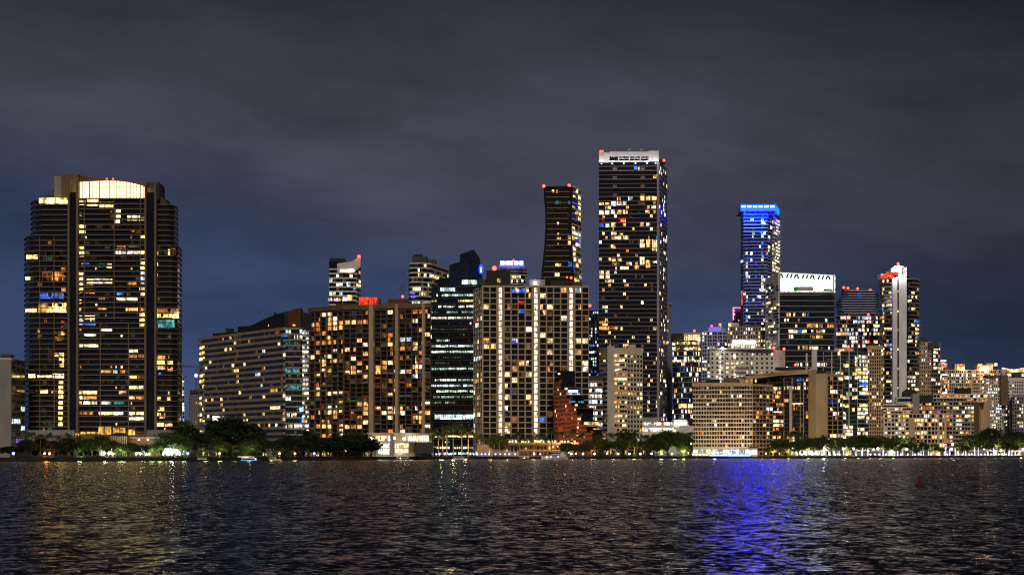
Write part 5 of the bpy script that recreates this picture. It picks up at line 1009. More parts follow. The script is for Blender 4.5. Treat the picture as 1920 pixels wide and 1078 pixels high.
T = [
 ('dark', 20, 836, 40, 12, 'low dark tree at the left edge beside the pale slab block'),
 ('palm', 58, 806, 0, 16, 'leftmost dark palm, in front of the left foot of the big tower'),
 ('dark', 74, 817, 34, 22, 'dark tree just right of the leftmost palm'),
 ('palm', 92, 808, 0, 16, 'dark palm before the white podium wall of the big tower'),
 ('palm', 110, 812, 0, 12, 'shorter dark palm over the orange shore glow'),
 ('dark', 126, 819, 36, 20, 'dark tree between the two left palms and the pavilion'),
 ('palm', 146, 812, 0, 26, 'palm left of the amber lobby of the big tower'),
 ('green', 156, 820, 44, 14, 'green tree left of the hipped garden pavilion'),
 ('green', 188, 813, 40, 20, 'round green tree in front of the amber lobby'),
 ('olive', 200, 825, 26, 10, 'small yellowish lit tree left under the hipped pavilion'),
 ('green', 232, 832, 30, 12, 'low green tree between the left and middle floodlit walls'),
 ('dark', 252, 803, 28, 70, 'dark round tree right of the amber lobby, behind the garden house'),
 ('dark', 290, 808, 34, 60, 'dark tree behind the right end of the garden house'),
 ('green', 296, 828, 30, 12, 'low green tree between the middle and right floodlit walls'),
 ('green', 318, 806, 56, 34, 'big spreading green tree at the right foot of the big tower'),
 ('dark', 350, 796, 56, 40, 'large dark tree under the unfinished tower'),
 ('palm', 347, 784, 0, 80, 'small palm silhouette standing above the trees right of the big tower'),
 ('dark', 384, 806, 60, 24, 'dark tree left of the biggest tree dome'),
 ('dark', 432, 780, 96, 36, 'biggest dark dome shaped tree, in front of the banded building'),
 ('dark', 470, 792, 50, 42, 'dark tree leaning on the right of the biggest tree dome'),
 ('olive', 414, 824, 34, 8, 'olive lit bush like tree below the biggest tree dome'),
 ('olive', 468, 822, 38, 8, 'yellow green lit tree beside the blue lit boat'),
 ('palm', 482, 815, 0, 6, 'short lit palm right of the blue lit boat'),
 ('dark', 512, 826, 34, 20, 'low dark tree below the right end of the banded building'),
 ('dark', 540, 812, 40, 24, 'dark tree in front of the corner of the banded building'),
 ('dark', 568, 802, 52, 30, 'tall dark tree between the banded building and the coloured balcony block'),
 ('dark', 600, 818, 46, 22, 'dark tree below the left end of the coloured balcony block'),
 ('dark', 636, 814, 56, 18, 'broad dark tree below the coloured balcony block, left one'),
 ('dark', 668, 811, 58, 14, 'broad dark tree below the coloured balcony block, right one'),
 ('palm', 660, 800, 0, 22, 'dark palm poking above the trees under the coloured balcony block'),
 ('dark', 696, 822, 36, 8, 'dark tree against the left end of the floodlit podium'),
 ('green', 777, 835, 18, 4, 'small round green tree before the floodlit podium'),
 ('palm', 812, 798, 0, 14, 'palm at the right end of the floodlit podium'),
 ('palm', 822, 806, 0, 20, 'slightly shorter palm left of the office tower foot'),
 ('palm', 838, 795, 0, 30, 'tall palm before the left foot of the black office tower'),
 ('palm', 850, 786, 0, 40, 'tallest palm before the middle of the black office tower'),
 ('palm', 866, 792, 0, 26, 'palm before the right half of the black office tower'),
 ('palm', 878, 800, 0, 14, 'palm at the right foot of the black office tower'),
 ('palm', 909, 818, 0, 4, 'palm left of the white lit garden wall'),
 ('palm', 918, 822, 0, 5, 'leaning palm before the left part of the white garden wall'),
 ('olive', 926, 812, 22, 36, 'small yellow lit tree under the left light strip of the lattice tower'),
 ('olive', 940, 816, 20, 34, 'small yellow lit tree just right of the left light strip'),
 ('palm', 947, 815, 0, 5, 'palm before the middle of the white garden wall'),
 ('palm', 963, 812, 0, 5, 'palm at the right end of the white garden wall'),
 ('palm', 993, 812, 0, 4, 'dark palm with a pale trunk left of the yacht'),
 ('palm', 1016, 808, 0, 12, 'bushy palm under the middle light strip of the lattice tower'),
 ('palm', 1034, 800, 0, 8, 'tall bushy palm directly above the yacht'),
 ('palm', 1053, 806, 0, 12, 'palm right above the stern of the yacht'),
 ('palm', 1075, 800, 0, 3, 'tall dark palm in front of the terracotta staircase building'),
 ('olive', 1108, 824, 36, 6, 'orange lit bare looking tree right of the terracotta staircase building'),
 ('green', 1090, 834, 30, 5, 'low tree below the terracotta staircase building'),
 ('palm', 1145, 808, 0, 14, 'palm in front of the left corner of the white condominium'),
 ('palm', 1162, 804, 0, 20, 'palm in front of the blank pier of the white condominium'),
 ('green', 1176, 808, 34, 16, 'leafy tree before the white condominium'),
 ('palm', 1190, 806, 0, 8, 'palm before the right end of the white condominium'),
 ('palm', 1208, 812, 0, 8, 'palm at the left end of the white terraced podium'),
 ('green', 1226, 812, 36, 12, 'green tree below the left gallery of the terraced podium'),
 ('green', 1252, 807, 50, 10, 'large round green tree before the middle of the terraced podium'),
 ('olive', 1240, 830, 26, 4, 'low yellow lit tree under the large round green tree'),
 ('green', 1278, 808, 36, 12, 'green tree at the right end of the terraced podium'),
 ('olive', 1282, 832, 24, 4, 'brightly lit low yellow green tree near the left corner of the tan condominium'),
 ('palm', 1294, 806, 0, 8, 'thin palm at the left corner of the tan waterfront condominium'),
 ('olive', 1410, 836, 26, 6, 'low yellow lit tree right of the dock bar'),
 ('green', 1465, 822, 40, 8, 'green tree before the dark glass part of the tan condominium'),
 ('olive', 1450, 836, 28, 5, 'low yellow lit tree under the dark glass part of the tan condominium'),
 ('olive', 1478, 834, 28, 6, 'yellow orange lit tree left of the tall blank end wall'),
 ('palm', 1482, 806, 0, 20, 'palm before the pale pier of the tan condominium'),
 ('palm', 1500, 808, 0, 22, 'palm left of the tall blank end wall'),
 ('olive', 1514, 820, 38, 10, 'olive tree at the foot of the tall blank end wall'),
 ('green', 1538, 818, 34, 12, 'green tree hiding the base of the tall blank end wall'),
 ('palm', 1545, 812, 0, 8, 'dark palm right of the tall blank end wall'),
 ('palm', 1562, 818, 0, 6, 'palm in front of the dark narrow end of the tan condominium'),
 ('green', 1578, 818, 40, 16, 'broad green tree under the small lit lobby'),
 ('green', 1612, 814, 56, 26, 'broad tree left of the white blank end wall of the stepped condominium'),
 ('green', 1650, 816, 54, 24, 'broad tree before the left bays of the stepped condominium'),
 ('green', 1688, 818, 52, 22, 'broad tree before the middle bays of the stepped condominium'),
 ('olive', 1676, 834, 24, 8, 'low bright green lit tree among the light wrapped palms'),
 ('palm', 1712, 816, 0, 20, 'lit palm before the right bays of the stepped condominium'),
 ('olive', 1714, 838, 22, 6, 'low lime lit tree under the lit palm'),
 ('green', 1728, 828, 30, 16, 'small tree left of the brown sided condominium'),
 ('olive', 1762, 838, 16, 6, 'small golden lit tree below the brown sided condominium'),
 ('green', 1822, 814, 44, 24, 'tree before the brown side wall'),
 ('dark', 1860, 800, 50, 40, 'tallest dark tree right of the brown sided condominium'),
 ('green', 1872, 820, 50, 18, 'broad tree in front of the white grid block'),
 ('dark', 1902, 806, 46, 40, 'dark tree before the grey pier block'),
 ('green', 1918, 816, 50, 22, 'rightmost broad tree cut by the picture edge'),
]
T += [
 ('palm', 784, 808, 0, 3, 'palm rising before the right half of the floodlit podium'),
 ('dark', 796, 832, 34, 2, 'low dark tree before the dark base of the floodlit podium'),
 ('palm', 936, 810, 0, 4, 'palm between the two small yellow lit trees'),
 ('palm', 974, 804, 0, 5, 'tallest palm left of the tan quay building'),
 ('palm', 1006, 812, 0, 3, 'dark palm left of the yacht bow'),
 ('palm', 1024, 816, 0, 2, 'short dark palm directly above the yacht bow'),
 ('palm', 1092, 808, 0, 4, 'dark palm before the lower steps of the terracotta building'),
 ('dark', 50, 822, 34, 10, 'low dark tree between the edge tree and the leftmost palm'),
 ('dark', 100, 826, 40, 8, 'low dark tree hiding the orange shore glow from above'),
 ('palm', 76, 810, 0, 14, 'thin dark palm between the two left palms'),
 ('palm', 128, 808, 0, 18, 'dark palm at the right end of the left podium wall'),
 ('dark', 140, 828, 36, 10, 'low dark tree under the palm beside the amber lobby'),
 ('green', 172, 822, 34, 20, 'green tree squeezed under the left amber windows'),
 ('green', 214, 826, 30, 9, 'green tree right under the hipped pavilion roof'),
 ('green', 246, 830, 30, 8, 'green tree at the left end of the low garden house'),
 ('green', 270, 832, 32, 8, 'green tree in front of the two wall lamps of the garden house'),
 ('green', 340, 818, 44, 16, 'green tree right of the right floodlit wall'),
 ('dark', 366, 812, 44, 14, 'dark tree above the small moored boat'),
 ('dark', 408, 800, 50, 50, 'dark tree behind the left shoulder of the biggest tree dome'),
 ('dark', 452, 800, 56, 24, 'dark tree filling the right shoulder of the biggest tree dome'),
 ('dark', 496, 822, 40, 14, 'dark tree behind the short lit palm'),
 ('dark', 526, 832, 36, 8, 'lowest dark tree below the banded building corner'),
 ('dark', 556, 820, 44, 10, 'dark tree under the tall dark tree beside the coloured block'),
 ('dark', 586, 826, 40, 10, 'dark tree above the lone shore lamp by the coloured block'),
 ('dark', 618, 826, 50, 8, 'dark tree filling the gap below the coloured block, left part'),
 ('dark', 652, 824, 50, 6, 'dark tree filling the gap below the coloured block, right part'),
 ('dark', 684, 826, 44, 5, 'dark tree touching the water left of the floodlit podium'),
 ('palm', 800, 812, 0, 8, 'short palm over the dark base of the floodlit podium'),
 ('palm', 830, 812, 0, 8, 'short palm low before the left foot of the office tower'),
 ('palm', 900, 812, 0, 12, 'palm at the left corner of the pale lattice tower'),
 ('palm', 980, 816, 0, 6, 'palm left of the dark pale trunk palm'),
 ('green', 1064, 828, 30, 4, 'low tree at the left foot of the terracotta staircase building'),
 ('green', 1128, 820, 36, 8, 'tree between the terracotta staircase building and the white condominium'),
 ('palm', 1120, 812, 0, 12, 'palm between the terracotta staircase building and the white condominium'),
 ('green', 1156, 824, 34, 5, 'low tree below the blank pier of the white condominium'),
 ('green', 1204, 826, 36, 5, 'low tree in front of the dark shop row, right end'),
 ('green', 1232, 824, 34, 5, 'low tree left of the yellow lit tree'),
 ('green', 1526, 826, 32, 6, 'low tree at the left foot of the tall blank end wall'),
 ('green', 1498, 824, 32, 12, 'tree between the pale pier and the tall blank end wall'),
 ('green', 1556, 822, 32, 10, 'tree at the right foot of the tall blank end wall'),
 ('green', 1596, 820, 38, 14, 'tree just right of the small lit lobby'),
 ('green', 1632, 820, 40, 14, 'tree between the two broad trees of the stepped condominium'),
 ('green', 1748, 830, 26, 16, 'small tree under the beige condominium bands'),
 ('green', 1840, 822, 40, 14, 'tree left of the tallest dark tree on the right'),
 ('olive', 1890, 830, 36, 10, 'warm lit low tree before the grey pier block'),
 ('green', 1800, 832, 30, 14, 'small tree left of the brown side wall tree'),
]
for a in T: plant(*a)
for l in PB.values():
    for o in l: kill(o)
for o in PPo: kill(o)
# palms whose trunks are wrapped in lights
trm, crm, hh = palm(77, 7.4, 22, 2.1, True, 'trunk_light'); lp = proto('light_wrapped_palm', trm, crm, 'palm', 'palms wrapped in lights along the promenade')
LPX = [(1605, 842), (1616.4, 836), (1627.7, 840), (1656, 841), (1667.5, 840.5), (1678, 841), (1683, 839), (1692.3, 841), (1711, 840), (1721.4, 836), (1731, 838), (1740.8, 841), (1762, 842), (1772.4, 832.5), (1781, 840.5), (1791.5, 839.5), (1811, 841), (1827.5, 838), (1834.5, 839.5), (1852.5, 841), (1863.5, 834.5), (1868.5, 839), (1883, 841), (1892, 837.5), (1897.5, 839.5), (1904, 843), (1912, 840)]
for i, (p, q) in enumerate(LPX):
    Y = shore(p) + 5; k = (Zp(q, Y) - GZ) / 7.4
    tall = 'tall ' if q < 837 else ''
    copy_tree(lp, (X(p, Y), Y, GZ), '%slight wrapped palm, %s from the left in the glowing promenade row' % (tall, ORDW[i]), (max(k, .8), max(k, .8), k), rt.random() * 6)
kill(lp)
# shrubs
def shrubs(name, p0, p1, hpx, yo, n, mat, seed):
    r = random.Random(seed); mb = MB()
    for _ in range(n):
        p = r.uniform(p0, p1); Y = shore(p) + yo + r.uniform(-2.5, 2.5)
        hh = hpx * Y / F * (.45 + .55 * abs(math.sin(p * .37) * math.cos(p * .151 + 1)))
        leaf(mb, r, (X(p, Y), Y, GZ - .5 + hh * r.random()), r.uniform(.2, .45), mat)
    o = mb.obj(name); o['kind'] = 'stuff'; return tag(o, *{'a': ('low dark green shrubs massed along the left sea wall under the floodlit walls', 'shrubs'), 'b': ('dark shrubs along the sea wall below the banded building and coloured block', 'shrubs'), 'c': ('dark low hedge along the quay between the yacht and the dock bar', 'hedge'), 'd': ('low greenery strip along the park promenade', 'hedge')}[seed])
shrubs('shrubs', 20, 345, 9, 5, 9000, 'leaf_green', 'a'); shrubs('shrubs', 345, 705, 24, 9, 12000, 'leaf_unlit', 'b'); shrubs('hedge', 1060, 1300, 12, 6, 6000, 'leaf_unlit', 'c'); shrubs('hedge', 1420, 1960, 6, 14, 7000, 'leaf_green', 'd')

# ================================================================== quay lamps, boats, buoy
def mk_lamp(name, head, h, r, cat, group):
    o = empty(name, (0, 0, -500), 'proto', cat, group)
    a = MB(); a.tube([(0, 0, 0), (0, 0, h)], [.12, .09], 'steel', 6); a.cube((0, 0, .12), (.5, .5, .24), 'steel')
    c = bpy.data.objects.new('post', a.data('post')); COL.objects.link(c); c.parent = o
    a = MB(); a.ball((0, 0, h + r * .9), r, head, 10, 7); c = bpy.data.objects.new('lamp_head', a.data('lamp_head')); COL.objects.link(c); c.parent = o  # oversized glowing head stands in for the bloom around the lamp
    a = MB(); a.tube([(0, 0, h + r * 1.75), (0, 0, h + r * 2.1)], [r * .8, r * .15], 'steel', 8); d = bpy.data.objects.new('lamp_cap', a.data('lamp_cap')); COL.objects.link(d); d.parent = c
    return o
def lights(pr, lst, lab, yo, z=GZ):
    for i, p in enumerate(lst):
        Y = shore(p) + yo; copy_tree(pr, (X(p, Y), Y, z), lab % ORDW[i])
    kill(pr)
lights(mk_lamp('dock_lamp', 'lamp_blue', 1.1, .62, 'lamp', 'blue white lamps along the marina quay'),
       [778, 803, 809, 818, 824, 834, 842, 846, 882, 888, 895, 903, 910, 917, 929, 938, 947, 955, 966, 1002, 1013], 'low blue white dock lamp on the marina quay, %s from the left', 1.5)
lights(mk_lamp('quay_lamp', 'lamp_violet', 1.3, .62, 'lamp', 'spaced violet white lamps on the quay edge'),
       [1071, 1093, 1115, 1159, 1180, 1200.5, 1222, 1241, 1260], 'lone violet white quay lamp right of the yacht, %s from the left', 1.5)
lights(mk_lamp('shore_lamp', 'lamp_blue', 1.4, .75, 'lamp', 'single shore lamps on the left'), [25, 352, 589], 'single bright blue white lamp on the dark left shore, %s from the left', 2)
lights(mk_lamp('street_lamp', 'lamp_white', 10.0, .95, 'street lamp', 'tall street lamps in the park'),
       [1494, 1593, 1696, 1786], 'tall park street lamp glaring above the trees, %s from the left', 26)
lights(mk_lamp('park_lamp', 'lamp_white', 5.4, .95, 'street lamp', 'white park lamps behind the promenade palms'),
       [1488, 1518, 1547, 1581, 1600, 1638, 1646, 1700, 1752, 1784, 1844, 1876, 1905, 1918], 'white globe lamp glaring between the promenade palms, %s from the left', 13)
lights(mk_lamp('path_lamp', 'lamp_warm', 1.6, .5, 'lamp', 'warm path lamps in the left gardens'),
       [84, 93, 412, 524, 553, 1080, 1138, 1416, 1436], 'small warm orange garden lamp near the water, %s from the left', 5)
lights(mk_lamp('promenade_light', 'lamp_white', 1.0, .42, 'lamp', 'low white lights along the park sea wall'),
       [1300, 1306, 1313, 1320, 1326, 1495, 1503, 1512, 1524, 1533, 1541, 1556, 1566, 1574, 1588, 1597, 1632, 1641, 1649, 1661, 1672, 1689, 1702, 1716, 1726, 1746, 1757, 1776, 1797, 1805, 1817, 1822, 1840, 1847, 1858, 1873, 1879, 1887, 1909], 'low white promenade light at the sea wall edge, %s from the left', 3)

def boat(name, px, Y, L, label, cat='boat', tiers=1, hull='hull_white', lights_=(), glassm='glass_dark', flip=1):
    o = empty(name, (X(px, Y), Y, 0), label, cat)
    m = MB(); x0 = X(px, Y); hw = L * .14; hz = L * .085
    sec = [(-.5, .85, 1.0), (-.2, 1, .95), (.15, .95, 1.0), (.36, .6, 1.12), (.5, .04, 1.3)]
    vs = []; fs = []
    for t, w, zz in sec:
        for s, zf, wf in ((-1, -.25, .55), (-1, 1, 1), (1, 1, 1), (1, -.25, .55)): vs.append((x0 + flip * t * L, Y + s * hw * w * wf, hz * zz * zf))
    for i in range(len(sec) - 1):
        for k in range(4): fs.append((i * 4 + k, i * 4 + (k + 1) % 4, (i + 1) * 4 + (k + 1) % 4, (i + 1) * 4 + k))
    fs += [(0, 1, 2, 3), tuple(range(16, 20))]; m.add(vs, fs, hull); m.obj('hull', o)
    z = hz
    for t in range(tiers):
        l0, l1 = -.42 + .07 * t, .26 - .12 * t; h = L * (.085 if tiers > 1 else .1)
        m = MB(); w = hw * (.75 - .12 * t)
        m.add([(x0 + flip * a * L, Y + s * w * b, zz) for zz, f in ((z, 0), (z + h, .07)) for a, s, b in ((l0, -1, 1), (l1 - f, -1, .8), (l1 - f, 1, .8), (l0, 1, 1))], [(0, 1, 5, 4), (1, 2, 6, 5), (2, 3, 7, 6), (3, 0, 4, 7), (4, 5, 6, 7)], 'hull_white'); m.obj('cabin', o)
        fr = Fr((x0 - abs(l0) * L * .8 if flip > 0 else x0 - .2 * L, Y - w - .03), (x0 + (l1 - .1) * L if flip > 0 else x0 + .32 * L, Y - w * .86 - .03))
        m = MB(); m.box(fr, 0, fr.L, z + h * .35, z + h * .8, -.05, .06, glassm); m.obj('window', o)
        z += h
    m = MB(); m.tube([(x0 - flip * .1 * L, Y, z), (x0 - flip * .12 * L, Y, z + L * .09)], [.1, .06], 'steel', 5); m.tube([(x0 - flip * .16 * L, Y, z + L * .06), (x0 - flip * .06 * L, Y, z + L * .06)], [.06, .06], 'steel', 4); m.obj('mast', o)
    for dx, dz, k, r_ in lights_:
        m = MB(); m.ball((x0 + dx * L, Y - hw - .3, hz * dz), r_, k); m.obj('deck_light', o)
    return o
boat('yacht', 1040, shore(1040) - 7, 19, 'pale grey motor yacht with two cabin tiers moored below the terracotta staircase building', 'yacht', 2, 'hull_white', ((-.14, 1.1, 'lamp_blue', .5), (.12, 1.1, 'lamp_blue', .5), (-.3, 1.0, 'lamp_white', .3)), flip=-1)
bl = boat('motorboat', 466, shore(466) - 7, 14, 'dark motorboat glowing with blue lights below the biggest tree dome', 'boat', 1, 'hull_navy', ((.3, 1.0, 'lamp_warm', .25),), 'window_warm')
m = MB(); Y = shore(466) - 9.3; m.box(Fr((X(452, Y), Y), (X(482, Y), Y)), 0, 30 * Y / F, .3, .55, 0, .12, 'led_line'); m.box(Fr((X(447, Y), Y + 1), (X(452, Y), Y + 1)), 0, 5 * Y / F, .6, 2.4, 0, .1, 'paint_blue'); m.obj('blue_light_strip', bl)
boat('motorboat', 380, shore(380) - 6, 9, 'small dark boat moored right of the single lamp under the unfinished tower', 'boat', 1, 'hull_navy')
boat('motorboat', 510, shore(510) - 6, 10, 'small boat moored right of the blue lit boat', 'boat', 1, 'hull_white')
boat('motorboat', 758, shore(758) - 6, 12, 'dark hulled boat moored under the floodlit podium', 'boat', 1, 'hull_navy', ((-.2, 1.0, 'lamp_white', .25),))
boat('motorboat', 795, shore(795) - 6, 11, 'white boat moored right of the floodlit podium', 'boat', 1, 'hull_white', flip=-1)
boat('motorboat', 862, shore(862) - 6, 11, 'boat moored in the dark gap of the marina lamps under the office tower', 'boat', 1, 'hull_white')
boat('motorboat', 980, shore(980) - 6, 11, 'boat moored left of the yacht below the tan quay building', 'boat', 1, 'hull_navy', ((0.1, 1.0, 'lamp_warm', .25),), flip=-1)

# dock bar with parasols, long tents
Y = shore(1370) - 4
db = empty('dock_bar', (X(1368, Y), Y, 0), 'floating dock bar with a blue white light edge below the tan condominium', 'dock')
m = MB(); m.box(Fr((X(1330, Y), Y), (X(1407, Y), Y)), 0, 77 * Y / F, -.3, 2.3, -9, 0, 'concrete_dark'); m.obj('deck', db)
m = MB(); m.box(Fr((X(1330, Y), Y), (X(1407, Y), Y)), 0, 77 * Y / F, 2.32, 2.75, -.3, .15, 'led_ice'); m.box(Fr((X(1330, Y), Y), (X(1407, Y), Y)), 0, 77 * Y / F, 1.8, 2.28, -.2, .12, 'led_line'); m.obj('light_edge', db)
for i in range(8):
    x = X(1339 + i * 7.4, Y); pr_ = empty('parasol', (x, Y - (-4), 2.3), 'white parasol on the dock bar, %s from the left' % ORDW[i], 'parasol', 'parasols on the dock bar')
    m = MB(); m.tube([(x, Y + 4, 2.3), (x, Y + 4, 5.2)], [.06, .05], 'steel', 5); m.obj('pole', pr_)
    m = MB(); k = 8; m.add([(x + 1.55 * math.cos(6.283 * q / k), Y + 4 + 1.55 * math.sin(6.283 * q / k), 4.5) for q in range(k)] + [(x, Y + 4, 5.4)], [(q, (q + 1) % k, k) for q in range(k)], 'canvas_white'); m.obj('canopy', pr_)
    m = MB(); m.ball((x + .3, Y + 3.4, 3.3), .32, 'lamp_blue', 8, 5); m.obj('lamp', pr_)
tn = empty('party_tent', (X(1310, Y), Y + 6, GZ), 'low white lit tents left of the dock bar', 'tent')
m = MB(); Yt = shore(1310) + 4
for k in range(6):
    a, c = X(1295 + k * 5.6, Yt), X(1300.4 + k * 5.6, Yt); z0, z1_, zt_ = GZ + 1.6, GZ + 2.2, GZ + 3.4
    m.add([(a, Yt, z0), (c, Yt, z0), (c, Yt + 4, z0), (a, Yt + 4, z0), ((a + c) / 2, Yt + 2, zt_)], [(0, 1, 4), (1, 2, 4), (2, 3, 4), (3, 0, 4)], 'canvas_white')
m.obj('canopy', tn); m = MB()
for k in range(7): m.tube([(X(1295 + k * 5.6, Yt), Yt, GZ), (X(1295 + k * 5.6, Yt), Yt, GZ + 1.7)], [.08, .08], 'steel', 5)
m.obj('pole', tn)
b = Bld('hotel_terrace', 'long brightly lit white terrace front at the foot of the tan waterfront condominium', 1370, shore(1370) + 40, 'terrace', minpix=3)
Yb = shore(1370) + 24; b.body([(1300, Yb), (1420, Yb)], 841, 6, 'concrete_white'); A, B_ = seg(b, 0); b.facade(A, B_, GZ, b.zt, nf=1, nb=26, slab=(.2, 1.5, 'slab_white'), lit=dict(p=.8, mats=[('white', 3), ('cool', 2), ('warmw', 2)], dim=.3), panes=False); b.done()
b = Bld('park_kiosk', 'long low park kiosk with glaring white and warm openings below the tall blank end wall', 1530, shore(1530) + 18, 'kiosk', minpix=3)
Yb = shore(1530) + 16; b.body([(1482, Yb - 10), (1600, Yb + 20)], 844, 5, 'concrete_grey'); A, B_ = seg(b, 0); b.facade(A, B_, GZ, b.zt, nf=1, nb=30, slab=(.2, 1.8, 'slab_white'), lit=dict(p=.6, mats=[('white', 4), ('warmw', 3), ('flood_white', .4), ('orange', .6)], dim=.3), panes=False); b.done()
b = Bld('park_arcade', 'low white lit arcade glimpsed between the light wrapped palms', 1760, shore(1760) + 32, 'building', minpix=3)
b.body([(1602, shore(1602) + 26), (1930, shore(1930) + 26)], 844.5, 5, 'concrete_grey'); A, B_ = seg(b, 0); b.facade(A, B_, GZ, b.zt, nf=1, nb=80, slab=(.2, 1.2, 'slab_white'), lit=dict(p=.13, run=.4, mats=[('white', 3), ('warmw', 3), ('warm', 1), ('cool', 1.4), ('orange', .4)], dim=.3), panes=False); b.done()
# channel buoy
Y = 262.0; x = X(1725, Y); by = empty('channel_buoy', (x, Y, 0), 'dark red channel buoy on a black float, alone on the open water', 'buoy')
m = MB(); m.tube([(x, Y, .18), (x, Y, .5), (x - .02, Y, .95), (x - .03, Y, 1.28), (x - .03, Y, 1.35)], [.33, .33, .27, .20, .1], 'red_paint', 14); m.obj('body', by)
m = MB(); m.tube([(x, Y, -.3), (x, Y, .02), (x, Y, .2), (x, Y, .26)], [.5, .66, .62, .4], 'roof_dark', 14); m.obj('float', by)
m = MB(); m.tube([(x - .03, Y, 1.35), (x - .03, Y, 1.55)], [.07, .07], 'steel', 8); m.obj('lantern', by)

# ================================================================== land, water, sky
def struct(o, label):
    o['kind'] = 'structure'; o['label'] = label; o['category'] = o.name.split('.')[0].replace('_', ' '); return o
pts = [(X(p, y), y) for p, y in SHORE]
m = MB(); m.prism([(-6000, 930)] + pts + [(6000, 2600), (9000, 14000), (-9000, 14000)], -2, GZ, 'stone_wall'); struct(m.obj('land'), 'dark shore land behind a low sea wall, reaching to the horizon')
w = bpy.data.materials.new('bay_water'); t, n, l = nt(w)
out = n.new('ShaderNodeOutputMaterial'); p = n.new('ShaderNodeBsdfPrincipled'); l.new(p.outputs[0], out.inputs[0])
p.inputs['Base Color'].default_value = (.004, .006, .009, 1); p.inputs['Roughness'].default_value = .17; p.inputs['IOR'].default_value = 1.34; p.inputs['Specular IOR Level'].default_value = .5
geo = n.new('ShaderNodeNewGeometry'); acc = None
for sc_, sx, amp, dt in ((.09, 9, .09, 2), (.5, 2.4, .22, 2), (2.4, 1.0, .34, 2), (5.0, 1, .22, 1)):
    mp = n.new('ShaderNodeMapping'); mp.inputs['Scale'].default_value = (sx, 1, 1); mp.inputs['Rotation'].default_value = (0, 0, .0 if sx > 2 else .3)
    l.new(geo.outputs['Position'], mp.inputs[0])
    no = n.new('ShaderNodeTexNoise'); no.inputs['Scale'].default_value = sc_; no.inputs['Detail'].default_value = dt; no.inputs['Distortion'].default_value = .4
    l.new(mp.outputs[0], no.inputs['Vector'])
    s1 = n.new('ShaderNodeVectorMath'); s1.operation = 'SUBTRACT'; s1.inputs[1].default_value = (.5, .5, .5); l.new(no.outputs['Color'], s1.inputs[0])
    s2 = n.new('ShaderNodeVectorMath'); s2.operation = 'MULTIPLY'; s2.inputs[1].default_value = (amp * 2.1, amp * 2.0, 0); l.new(s1.outputs[0], s2.inputs[0])
    if acc is None: acc = s2.outputs[0]
    else:
        ad = n.new('ShaderNodeVectorMath'); ad.operation = 'ADD'; l.new(acc, ad.inputs[0]); l.new(s2.outputs[0], ad.inputs[1]); acc = ad.outputs[0]
ad = n.new('ShaderNodeVectorMath'); ad.operation = 'ADD'; ad.inputs[1].default_value = (0, -.105, 1); l.new(acc, ad.inputs[0])
nm = n.new('ShaderNodeVectorMath'); nm.operation = 'NORMALIZE'; l.new(ad.outputs[0], nm.inputs[0]); l.new(nm.outputs[0], p.inputs['Normal'])
MATS['bay_water'] = w
m = MB(); m.add([(-9000, -400, 0), (9000, -400, 0), (9000, 9000, 0), (-9000, 9000, 0)], [(0, 1, 2, 3)], 'bay_water'); struct(m.obj('water'), 'dark rippled bay water reflecting the city lights')

def lin(*c): return tuple((v / 255 / 12.92 if v / 255 <= .04045 else ((v / 255 + .055) / 1.055) ** 2.4) for v in c)
wd = bpy.data.worlds.new('World'); sc.world = wd; wd.use_nodes = True; t = wd.node_tree; t.nodes.clear(); n, l = t.nodes, t.links
out = n.new('ShaderNodeOutputWorld'); tc = n.new('ShaderNodeTexCoord'); sp = n.new('ShaderNodeSeparateXYZ'); l.new(tc.outputs['Generated'], sp.inputs[0])
def math_(op, a, b=None, c=None):
    q = n.new('ShaderNodeMath'); q.operation = op
    for i, v in enumerate((a, b, c)):
        if v is None: continue
        if isinstance(v, (int, float)): q.inputs[i].default_value = v
        else: l.new(v, q.inputs[i])
    return q.outputs[0]
az = math_('ARCTAN2', sp.outputs[0], sp.outputs[1]); el = math_('ARCSINE', sp.outputs[2])
def ramp(v, stops):
    q = n.new('ShaderNodeValToRGB'); e = q.color_ramp.elements
    while len(e) < len(stops): e.new(.5)
    for el_, (pp, cc) in zip(e, stops): el_.position = pp; el_.color = (*lin(*cc), 1)
    l.new(v, q.inputs[0]); return q.outputs[0]
cb = n.new('ShaderNodeCombineXYZ'); l.new(math_('MULTIPLY', az, 3.2), cb.inputs[0]); l.new(math_('MULTIPLY', math_('ADD', el, math_('MULTIPLY', az, .10)), 11.0), cb.inputs[1])
no = n.new('ShaderNodeTexNoise'); no.inputs['Scale'].default_value = 1.5; no.inputs['Detail'].default_value = 5; no.inputs['Roughness'].default_value = .45; no.inputs['Distortion'].default_value = .3; l.new(cb.outputs[0], no.inputs['Vector'])
e5 = math_('MULTIPLY', el, 4.0)
clear = ramp(e5, [(0, (58, 72, 106)), (.2, (47, 62, 97)), (.45, (46, 58, 86)), (.9, (30, 34, 46))])
cloud = ramp(e5, [(0, (50, 54, 72)), (.3, (59, 62, 79)), (.55, (65, 64, 78)), (.72, (53, 53, 64)), (.88, (40, 40, 48)), (1, (22, 22, 28))])
# cloud deck begins above a slanting edge, ragged with noise
cov = math_('ADD', math_('MULTIPLY', math_('SUBTRACT', no.outputs[0], .5), 2.2), math_('MULTIPLY', math_('SUBTRACT', math_('ADD', el, math_('MULTIPLY', az, .15)), .088), 16.0))
mr = n.new('ShaderNodeMapRange'); mr.interpolation_type = 'SMOOTHSTEP'; mr.inputs[1].default_value = -.6; mr.inputs[2].default_value = .8; l.new(cov, mr.inputs[0])
mx = n.new('ShaderNodeMix'); mx.data_type = 'RGBA'; l.new(mr.outputs[0], mx.inputs[0]); l.new(clear, mx.inputs[6]); l.new(cloud, mx.inputs[7])
